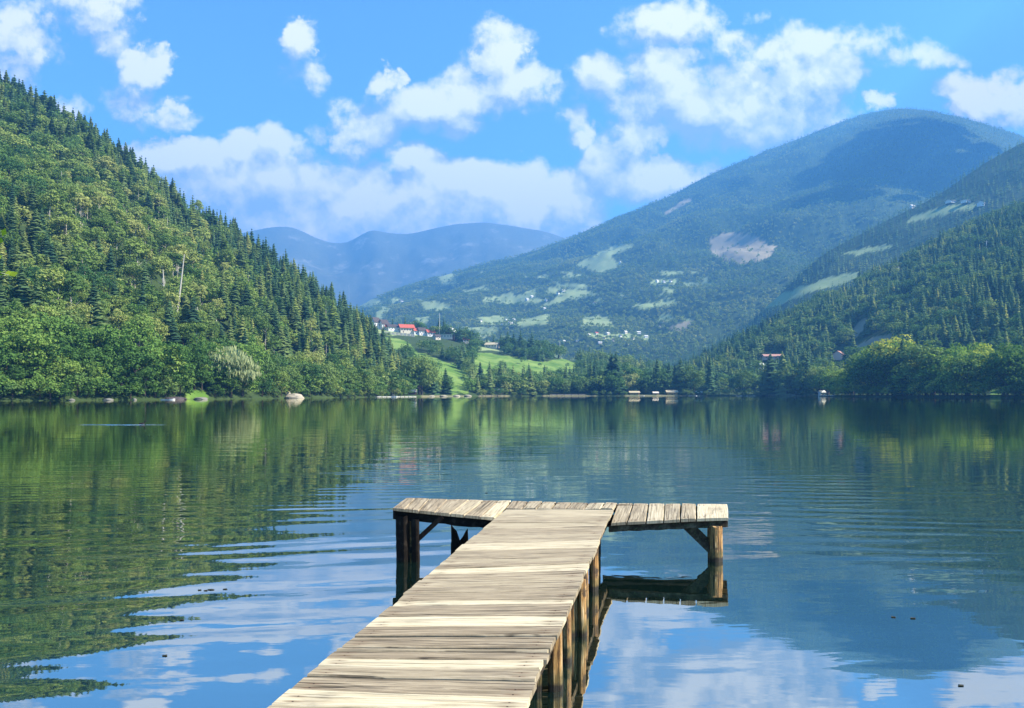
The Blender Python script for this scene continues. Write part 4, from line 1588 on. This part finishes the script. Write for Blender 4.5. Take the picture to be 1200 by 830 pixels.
def house(px, py, wpx, hpx, wallm, roofm, label, cat='house', group=None, rz=.2, ratio=.8, pitch=.55, name='house', win=True, Y=None, flat=False, layer=None):
    if Y is None:
        X, Y, Z = ground(px, py, layer)
    else:
        X = (px - 600) / F * Y
        Z = max(.4, zat(X, Y))
    if group == G1:
        wpx, hpx = wpx * 1.15, hpx * 1.15
    w_ = wpx / F * Y
    hh_ = hpx / F * Y
    d_ = w_ * ratio
    root = empty(name, (X, Y, Z), rz)
    eave = hh_ * (1 if flat else .62)
    m = MB()
    m.box((0, 0, eave / 2 - .6), (w_, d_, eave + 1.2))
    if not flat:                      # gable ends
        for s_ in (-1, 1):
            q = [(s_ * w_ / 2, -d_ / 2, eave), (s_ * w_ / 2, d_ / 2, eave), (s_ * w_ / 2, 0, hh_)]
            m.face(q if s_ > 0 else q[::-1])
    m.build('wall', wallm, root)
    m = MB()
    ov = .06 * w_ + .25
    t_ = max(.18, .05 * hh_)
    if flat:
        m.box((0, 0, eave + t_ / 2 + .02), (w_ + ov, d_ + ov, t_))
    else:
        sl_ = (hh_ - eave) / (d_ / 2)
        for s_ in (-1, 1):
            y0_, z0_ = s_ * (d_ / 2 + ov), eave - sl_ * ov + .04
            b_ = [(-w_ / 2 - ov, y0_, z0_), (w_ / 2 + ov, y0_, z0_), (w_ / 2 + ov, s_ * .01, hh_ + .04), (-w_ / 2 - ov, s_ * .01, hh_ + .04)]
            if s_ > 0:
                b_ = b_[::-1]
            m.hexa(b_, [(a, b, c_ + t_) for a, b, c_ in b_])
    m.build('roof', roofm, root)
    if win:
        nwin = max(2, int(w_ / 3.2))
        for k in range(nwin):
            m = MB()
            xw = -w_ / 2 + (k + .5) * w_ / nwin
            m.box((xw, -d_ / 2 - .02, eave * .58), (min(1.2, w_ / nwin * .5), .08, eave * .3))
            m.build('window', M_GLASS, root)
        m = MB()
        m.box((-w_ / 2 + w_ / nwin * 1.0, -d_ / 2 - .03, eave * .2), (min(1., w_ / nwin * .35), .08, eave * .4))
        m.build('door', M_BROWN, root)
    tag(root, label, cat, group)
    return root


house(440, 385, 8, 11, M_WHITE, M_DKROOF, 'white gabled house at the left end of the hill village', group=G1, rz=.9, layer=1)
house(449.5, 385, 8, 10, M_WHITE, M_DKROOF, 'white gabled house with dark roof, second from the left in the hill village', group=G1, rz=.8, layer=1)
house(459, 386, 11, 6.5, M_WHITE, M_DKROOF, 'low white house with dark roof left of the red roof', group=G1, rz=.6, layer=1)
house(468, 379, 6, 6, M_WHITE, M_PALEROOF, 'small white house rising behind the red roof', group=G1, rz=.3, layer=1)
house(476, 389, 14, 8.5, M_CREAM, M_RED, 'long house with a bright red tiled roof in the hill village', group=G1, rz=.4, ratio=.7, layer=1)
house(494, 391, 8, 7.5, M_WHITE, M_DKROOF, 'small white house right of the red roofed house', group=G1, rz=.6, layer=1)
house(455, 381, 7, 6, M_CREAM, M_RED, 'small cream house with a red roof behind the white gabled pair', group=G1, rz=.5, layer=1)
house(488, 384, 8, 6, M_WHITE, M_RED, 'white house with a red roof at the upper right of the hill village', group=G1, rz=.6, layer=1)
house(504, 392, 8, 6.5, M_WHITE, M_RED, 'white house with a red roof between the village and the brown chalet', group=G1, rz=.5, layer=1)
house(512, 398, 6, 5, M_CREAM, M_DKROOF, 'small cream house with a dark roof left below the brown chalet', group=G1, rz=.7, layer=1)
house(545, 402, 7, 5.5, M_WHITE, M_RED, 'white house with a red roof right of the brown chalet', group=G1, rz=.5, layer=1)
house(522, 384, 15, 4, M_CREAM, M_PALEROOF, 'long low building with a pale roof behind the brown chalet', 'building', G1, rz=0, flat=True, layer=1)
house(529, 397, 12, 12, M_BROWN, M_PALEROOF, 'dark brown timber chalet with pale roof edges on the meadow hill', 'chalet', G1, rz=1.35, layer=1)
house(444, 395, 6, 3.5, M_WHITE, M_PALEROOF, 'tiny white shed on the pasture below the village', 'shed', rz=.1, win=False, layer=1)
house(577, 408, 14, 6.5, M_CREAM, M_TANROOF, 'cabin with a tan roof at the upper edge of the right meadow', 'cabin', rz=-.3, layer=1)
house(614, 407, 8, 4, M_CREAM, M_WHITE, 'shed with a white roof among trees above the right meadow', 'shed', rz=-.5, win=False, layer=1)
house(619, 413, 5, 4, M_WHITE, M_PALEROOF, 'tiny white hut among trees above the right meadow', 'hut', rz=.4, win=False, layer=1)
house(906, 421, 22, 5.5, M_PINK, M_TERRA, 'long low house with a pinkish red roof at the foot of the right hill', rz=-.05, ratio=.5, layer=2)
house(983, 421, 12, 9, M_PINK, M_TERRA, 'pink gabled house with red roof above the right shore trees', rz=.9, layer=2)
house(892, 433, 5, 7, M_WHITE, M_PALEROOF, 'narrow white house left of the long red roofed house', rz=.2, layer=2)
G2 = 'farm buildings on the high pasture'
house(1116, 238, 14, 3, M_WHITE, M_PALEROOF, 'leftmost long white farm building on the high pasture', 'farm building', G2, rz=.4, ratio=.5, layer=3)
house(1134, 238, 14, 3.2, M_WHITE, M_PALEROOF, 'white farm building in the middle of the row on the high pasture', 'farm building', G2, rz=.35, ratio=.5, layer=3)
house(1150, 242, 9, 5.5, M_WHITE, M_PALEROOF, 'white gabled farmhouse at the right end of the high pasture', 'farmhouse', G2, rz=.8, layer=3)
house(1069, 240, 5, 4, M_WHITE, M_PALEROOF, 'small white barn at the left end of the high pasture', 'barn', G2, rz=.3, layer=3)
GV = 'houses of the valley village'
VH = [(690, 394), (699, 392), (708, 397), (712, 392), (719, 400), (727, 395), (733, 391), (741, 398), (748, 391), (757, 396), (703, 403), (676, 400), (661, 401), (735, 404)]
for k, (a, b) in enumerate(VH):
    house(a, b, random.uniform(2.4, 4.6), random.uniform(2.0, 3.4), random.choice((M_WHITE, M_CREAM)), random.choice((M_PALEROOF, M_PALEROOF, M_DKROOF, M_WHITE, M_TANROOF, M_RED)),
          'small pale house in the village on the valley floor', group=GV, rz=random.uniform(.2, 1.1), win=False, layer=4)
GM = 'hamlet houses on the mountain slope'
for (a, b) in [(593, 377), (598, 380), (589, 381), (602, 376), (618, 352), (623, 349), (654, 345), (660, 342), (770, 331), (778, 331), (786, 331), (776, 378), (773, 384), (727, 309),
               (640, 353), (697, 357), (563, 377), (470, 354), (638, 363)]:
    house(a, b, random.uniform(2.6, 4.6), random.uniform(2.2, 3.2), M_WHITE, random.choice((M_PALEROOF, M_WHITE, M_DKROOF)),
          'tiny pale house of a hamlet on the slope of the big mountain', group=GM, rz=random.uniform(.2, 1.1), win=False, layer=4)

# retaining wall below the village
X0, Y0, Z0 = ground(449, 392, 1)
X1, Y1, Z1 = ground(486, 395, 1)
m = MB()
for k in range(8):
    f_ = k / 8
    m.box((X0 + (X1 - X0) * (f_ + .06), Y0 + (Y1 - Y0) * (f_ + .06), Z0 + (Z1 - Z0) * f_ + .8), ((X1 - X0) / 8 - .01, .6, 5 + .3 * (k % 2)))
tag(m.build('retaining_wall', M_CREAM), 'beige retaining wall below the red roofed house in the hill village', 'wall')

# ------------------------------------------------------------------ far shore: huts, jetties, boats, rocks, poles


def at_shore(px, d=0.):
    Y = float(ip(px, SHORE)) + d
    return (px - 600) / F * Y, Y


def jetty(pxa, pxb, off, ztop, mat, label, hgt_=.25, wdt=1.6, cat='jetty', name='jetty'):
    xa, ya = at_shore(pxa, off)
    xb, yb_ = at_shore(pxb, off)
    root = empty(name, ((xa + xb) / 2, (ya + yb_) / 2, 0), math.atan2(yb_ - ya, xb - xa))
    L = math.hypot(xb - xa, yb_ - ya)
    m = MB()
    nn = max(4, int(L / 1.2))
    for k in range(nn):
        m.box((-L / 2 + (k + .5) * L / nn, 0, ztop - hgt_ / 2), (L / nn - .03, wdt, hgt_ + .02 * (k % 2)))
    m.build('deck', mat, root)
    for k in range(max(2, int(L / 6)) + 1):
        m = MB()
        xq = -L / 2 + .3 + k * (L - .6) / max(2, int(L / 6))
        m.tube([(xq, -wdt / 2 - .12, -1.5), (xq, -wdt / 2 - .12, ztop + .1)], [.12, .11], 8)
        m.build('post', M_BARK, root)
    tag(root, label, cat)


jetty(440, 487, -6, .45, M_PALEROOF, 'long thin pale jetty at the water where the left forest ends')
jetty(560, 590, -3, .9, M_STONE, 'pale landing stage left of the small red hut on the far shore')
jetty(643, 686, -3, 1.6, M_STONE, 'long pale bathing platform below the far shore trees', hgt_=.9, wdt=3)
jetty(900, 934, -5, 1.2, M_STONE, 'pale jetty left of the white boathouse on the far shore', hgt_=.35)
jetty(960, 976, -5, .8, M_WHITE, 'short white jetty beside the white boathouse')
house(483, 457, 9, 6, M_BROWN, M_WHITE, 'small dark boathouse with a white roof at the end of the left forest', 'boathouse', rz=.05, Y=485, win=False)
house(584, 462, 10, 4.4, M_RED, M_WHITE, 'small red hut with a white roof on the far beach', 'hut', rz=.05, Y=597)
house(743, 463, 11, 4.0, M_YEL, M_TANROOF, 'orange bathing hut with a tan roof on the far beach', 'hut', rz=.05, Y=640)
house(768, 463.5, 6, 3.4, M_YEL, M_CREAM, 'small orange kiosk with a cream roof on the far beach', 'kiosk', rz=.05, Y=642)
house(787, 463, 12, 5, M_YEL, M_TANROOF, 'bathing hut with a broad yellowish roof on the far beach', 'hut', rz=-.05, Y=646)
house(821, 463, 10, 4, M_BROWN, M_PALEROOF, 'brown boathouse with a grey roof beside the far beach', 'boathouse', rz=.1, Y=643)
house(963, 462, 6, 5, M_WHITE, M_WHITE, 'white boathouse at the water left of the right shore trees', 'boathouse', rz=.2, Y=556)


def boat(px, Y, L, label, rz=0.):
    root = empty('boat', ((px - 600) / F * Y, Y, 0), rz)
    m = MB()
    secs = [(-.5, .75, .28), (-.25, .95, .26), (.1, 1., .28), (.35, .7, .36), (.5, .06, .46)]
    rings = []
    for f_, w_, hz_ in secs:
        b = L * .17 * w_
        rings.append([(f_ * L, -b, hz_), (f_ * L, -b * .75, -.12), (f_ * L, b * .75, -.12), (f_ * L, b, hz_), (f_ * L, b * .85, hz_ - .05), (f_ * L, -b * .85, hz_ - .05)])
    i0 = 0
    for r__ in rings:
        for p in r__:
            m.v.append(p)
            m.t.append(0.)
            m.g.append((0, 0, 0))
    for k in range(len(rings) - 1):
        for j in range(6):
            a, b = k * 6 + j, k * 6 + (j + 1) % 6
            m.f.append([a, a + 6, b + 6, b])
    m.f.append(list(range(6)))
    m.f.append([24 + j for j in reversed(range(6))])
    m.build('hull', M_WHITE, root)
    m = MB()
    m.box((-.12 * L, 0, .34), (.1 * L, L * .26, .05))
    m.build('seat', M_BROWN, root)
    tag(root, label, 'boat', 'small white boats moored along the far shore')


boat(866, 612, 5.0, 'small white boat moored left of the larger one on the far shore', .2)
boat(880, 612, 7.5, 'larger white boat moored under the trees on the far shore', .05)
boat(752, 628, 5.0, 'white boat lying in front of the orange bathing huts', .1)
boat(812, 628, 7.0, 'white boat lying in front of the brown boathouse', -.1)
boat(197, 232, 4.2, 'white rowing boat under the trees on the left shore', .1)
# swimming raft
root = empty('swimming_raft', ((462 - 600) / F * 415, 415, 0))
m = MB()
m.box((0, 0, .35), (3.0, 2.4, .55))
m.build('platform', M_WHITE, root)
m = MB()
for s_ in (-.35, .35):
    m.tube([(s_ - .2, -1.25, -.4), (s_ - .2, -1.25, 1.5)], [.05, .05], 6)
m.build('ladder', M_WHITE, root)
tag(root, 'white swimming raft floating off the end of the left forest', 'raft')


def pole(px, py0, py1, label, Y=None, r_=.16, mat=M_PALEROOF, layer=None):
    X, Yg, Z = ground(px, py0, layer) if Y is None else ((px - 600) / F * Y, Y, .3)
    top = CAMZ + (HY - py1) / F * Yg
    root = empty('utility_pole', (X, Yg, Z))
    m = MB()
    m.tube([(0, 0, -1), (0, 0, (top - Z) * .6), (0, 0, top - Z)], [r_ * 1.2, r_, r_ * .7], 8)
    m.build('shaft', mat, root)
    m = MB()
    m.box((0, 0, (top - Z) * .92), (r_ * 12, r_ * .8, r_ * .8))
    m.build('crossarm', mat, root)
    tag(root, label, 'pole')


pole(409, 353, 330, 'thin pale mast above the end of the left forest ridge', r_=.5)
pole(515, 392, 367, 'tall pale pole behind the brown chalet', r_=.28, layer=1)
pole(656, 420, 399, 'pale pole standing above the right meadow', r_=.28, layer=1)
pole(1156, 300, 282, 'pale pole high on the right hillside', r_=.3)
pole(1053, 326, 312, 'pale pole low on the right hillside', r_=.3)

# parasol and flag post on the beach


def parasol(px, Y, label):
    root = empty('parasol', ((px - 600) / F * Y, Y, .6))
    m = MB()
    m.tube([(0, 0, -.3), (0, 0, 2.3)], [.05, .04], 6)
    m.build('shaft', M_BROWN, root)
    m = MB()
    for k in range(8):
        a, b = k * math.pi / 4, (k + 1) * math.pi / 4
        m.face([(0, 0, 2.5), (1.5 * math.cos(a), 1.5 * math.sin(a), 2.0), (1.5 * math.cos(b), 1.5 * math.sin(b), 2.0)])
        m.face([(0, 0, 2.4), (1.5 * math.cos(b), 1.5 * math.sin(b), 1.97), (1.5 * math.cos(a), 1.5 * math.sin(a), 1.97)])
    m.build('canopy', M_WHITE, root)
    tag(root, label, 'parasol', 'white parasols on the far beach')


parasol(617, 604, 'white parasol standing alone right of the red hut')
parasol(715, 635, 'white parasol left of its pair beside the orange hut')
parasol(724, 638, 'white parasol of the pair nearest to the orange hut')


def rock(px, Y, wpx, hpx, label, seed, mat=M_STONE):
    r2 = np.random.default_rng(seed)
    import bmesh
    bm = bmesh.new()
    bmesh.ops.create_icosphere(bm, subdivisions=3, radius=1)
    for v_ in bm.verts:
        n__ = 1 + .5 * float(fbm(np.array(v_.co.x * 1.3 + seed), np.array(v_.co.y * 1.3 + v_.co.z * 1.7), seed, 3))
        v_.co *= n__
    me = bpy.data.meshes.new('rock')
    bm.to_mesh(me)
    bm.free()
    me.materials.append(mat)
    o = link('rock', me, loc=((px - 600) / F * Y, Y, .05), scale=(wpx / F * Y / 2, wpx / F * Y / 2.4, hpx / F * Y * .9))
    tag(o, label, 'rock', 'rocks along the lake shore')


rock(345, 312, 22, 6, 'broad pale rock at the water right of the willow', 3, plain('pale_rock', (.36, .31, .22), .9, .3, 1.5))
rock(338, 315, 9, 9, 'upright pale rock on top of the broad one right of the willow', 4, plain('pale_rock', (.36, .31, .22), .9, .3, 1.5))
rock(84, 209, 7, 2.4, 'small pale rock at the water under the left shore trees', 5)
rock(127, 216, 12, 2.6, 'flat grassy pale rock at the water under the left shore trees', 6)
rock(205, 236, 24, 4, 'dark flat stone slab at the water before the small lawn', 7, M_DKROOF)
rock(236, 247, 16, 3, 'grey flat rock at the water between slab and willow', 8)
rock(158, 224, 5, 2.5, 'tiny pale stone at the water left of the dark slab', 9)
for k, (a, D) in enumerate(((505, 484), (520, 496), (535, 512), (548, 532))):
    rock(a, D, 9, 2.2, ('leftmost low pale boulder', 'second low pale boulder', 'third low pale boulder', 'rightmost low pale boulder')[k] + ' on the bank below the green meadow', 20 + k,
         plain('pale_rock', (.30, .27, .19), .9, .3, 1.5))

# water bird with its thin wake, floating leaves
Y = 47.
X = (166 - 600) / F * Y
root = empty('water_bird', (X, Y, 0))
m = MB()
secs = [(-.20, .01, .06), (-.14, .05, .06), (0, .085, .05), (.12, .07, .055), (.19, .02, .07)]
m.tube([(a, 0, c_) for a, b, c_ in secs], [b for a, b, c_ in secs], 10)
m.tube([(.15, 0, .07), (.19, 0, .16), (.20, 0, .22)], [.03, .022, .03], 8)
m.tube([(.17, 0, .225), (.21, 0, .235), (.25, 0, .23), (.31, 0, .22)], [.02, .04, .03, .008], 8)
m.build('body', plain('dark_feathers', (.02, .018, .016), .7, .3), root, smooth=True)
tag(root, 'small dark water bird swimming before the left shore', 'bird')
wk = MB()
nseg = 40
pr_ = [(-.16, -.01), (-.07, .022), (0, .034), (.07, .022), (.16, -.01)]
for k in range(nseg + 1):
    f_ = k / nseg
    xx = (-4.8 + 7.2 * f_)
    am = max(.05, math.sin(math.pi * min(1, max(0, f_))) ** .5 * random.uniform(.6, 1.1))
    for (dy, dz) in pr_:
        wk.v.append((X + xx, Y - .35 + dy + .04 * math.sin(xx * 2), dz * am + .004))
        wk.t.append(0.)
        wk.g.append((0, 0, 0))
for k in range(nseg):
    for j in range(4):
        a = k * 5 + j
        wk.f.append([a, a + 5, a + 6, a + 1])
tag(wk.build('water_wake', m_w, smooth=True), kind='structure')

M_LEAF = plain('floating_leaf', (.03, .03, .012), .6, .3)
for k, (a, b, s_) in enumerate(((234, 692, .05), (241, 692.5, .05), (247, 691.5, .085), (264, 691, .06), (213, 727, .05), (1047, 723.5, .05), (1070, 725, .06), (1126, 804, .05), (193, 769, .05),
                                (486, 649, .09), (570, 578, .07))):
    D = CAMZ * F / (b - HY)
    m = MB()
    pts = []
    for j in range(9):
        an = 2 * math.pi * j / 9
        rr_ = s_ * (1 + .25 * math.cos(2 * an) + random.uniform(-.1, .1))
        pts.append((math.cos(an) * rr_ * .34, math.sin(an) * rr_ * .26, .005 + random.uniform(0, .004)))
    bot = [(p[0] * .9, p[1] * .9, .002) for p in pts]
    m.face(pts)
    m.face(bot[::-1])
    for j in range(9):
        m.face([bot[j], bot[(j + 1) % 9], pts[(j + 1) % 9], pts[j]])
    lab = ('small dark leaf floating in the cluster on the water left of the pier' if k < 4 else
           ('larger dark leaf floating beside the broken stump' if k == 9 else 'small dark leaf floating alone on the open water'))
    tag(m.build('floating_leaf', M_LEAF, loc=((a - 600) / F * D, D, 0)), lab, 'leaf', 'leaves floating on the lake')

# ------------------------------------------------------------------ the cloud whose shade lies on the big mountain (outside the frame)
import bmesh
bm = bmesh.new()
r3 = np.random.default_rng(5)
for k in range(26):
    th_, q = r3.uniform(0, 6.283), math.sqrt(r3.random())
    cx_, cy_ = math.cos(th_) * q * 250, math.sin(th_) * q * 430
    rad = r3.uniform(100, 180) * (1.1 - .4 * q)
    ret = bmesh.ops.create_icosphere(bm, subdivisions=3, radius=1)
    for v_ in ret['verts']:
        n__ = 1 + .55 * float(fbm(np.array(v_.co.x * 2 + k * 3.1), np.array(v_.co.y * 2 + v_.co.z * 2.3), k, 4))
        v_.co = Vector((v_.co.x * rad * n__ + cx_, v_.co.y * rad * n__ + cy_, max(v_.co.z, -.35) * rad * .7 * n__))
for k in range(90):
    th_ = r3.uniform(0, 6.283)
    q = r3.uniform(.95, 1.5)
    cx_, cy_ = math.cos(th_) * q * 250, math.sin(th_) * q * 430
    rad = r3.uniform(18, 70)
    ret = bmesh.ops.create_icosphere(bm, subdivisions=2, radius=1)
    for v_ in ret['verts']:
        v_.co = Vector((v_.co.x * rad * 1.3 + cx_, v_.co.y * rad + cy_, v_.co.z * rad * .5 + 10))
me = bpy.data.meshes.new('cloud')
bm.to_mesh(me)
bm.free()
me.materials.append(plain('cloud_white', (.85, .85, .86), 1., .03, .01, 0.))
me.polygons.foreach_set('use_smooth', [True] * len(me.polygons))
SX, SY, SZ = ground(1085, 178)
SP = np.array([SX, SY, SZ])
tt = (2150 - SP[2]) / SUN[2]
tag(link('cloud', me, loc=tuple(SP + SUN * tt)), 'fair weather cloud high above the right hills', 'cloud')

# ------------------------------------------------------------------ haze
hz = MB()
hz.box((0, 3400, 823), (24600, 7600, 1654))
m_h, nt = new_mat('haze_air')
pv = nt.add('ShaderNodeVolumePrincipled')
nt.put(pv, 'Color', rgb((.13, .45, 1.0)))
nt.put(pv, 'Density', 1.95e-4)
nt.put(pv, 'Anisotropy', .1)
nt.l.new(pv.outputs[0], nt.out.inputs['Volume'])
tag(hz.build('haze', m_h), kind='stuff')

# ------------------------------------------------------------------ render settings
sc.render.engine = 'CYCLES'
sc.view_settings.view_transform = 'Standard'
sc.view_settings.look = 'None'
sc.view_settings.gamma = 1
sc.view_settings.exposure = 1.62
sc.cycles.use_denoising = True
sc.cycles.max_bounces = 6
sc.cycles.diffuse_bounces = 2
sc.cycles.glossy_bounces = 3
sc.cycles.transmission_bounces = 3
sc.cycles.transparent_max_bounces = 8
sc.cycles.volume_bounces = 0
sc.cycles.caustics_reflective = False
sc.cycles.caustics_refractive = False
sc.cycles.use_adaptive_sampling = False
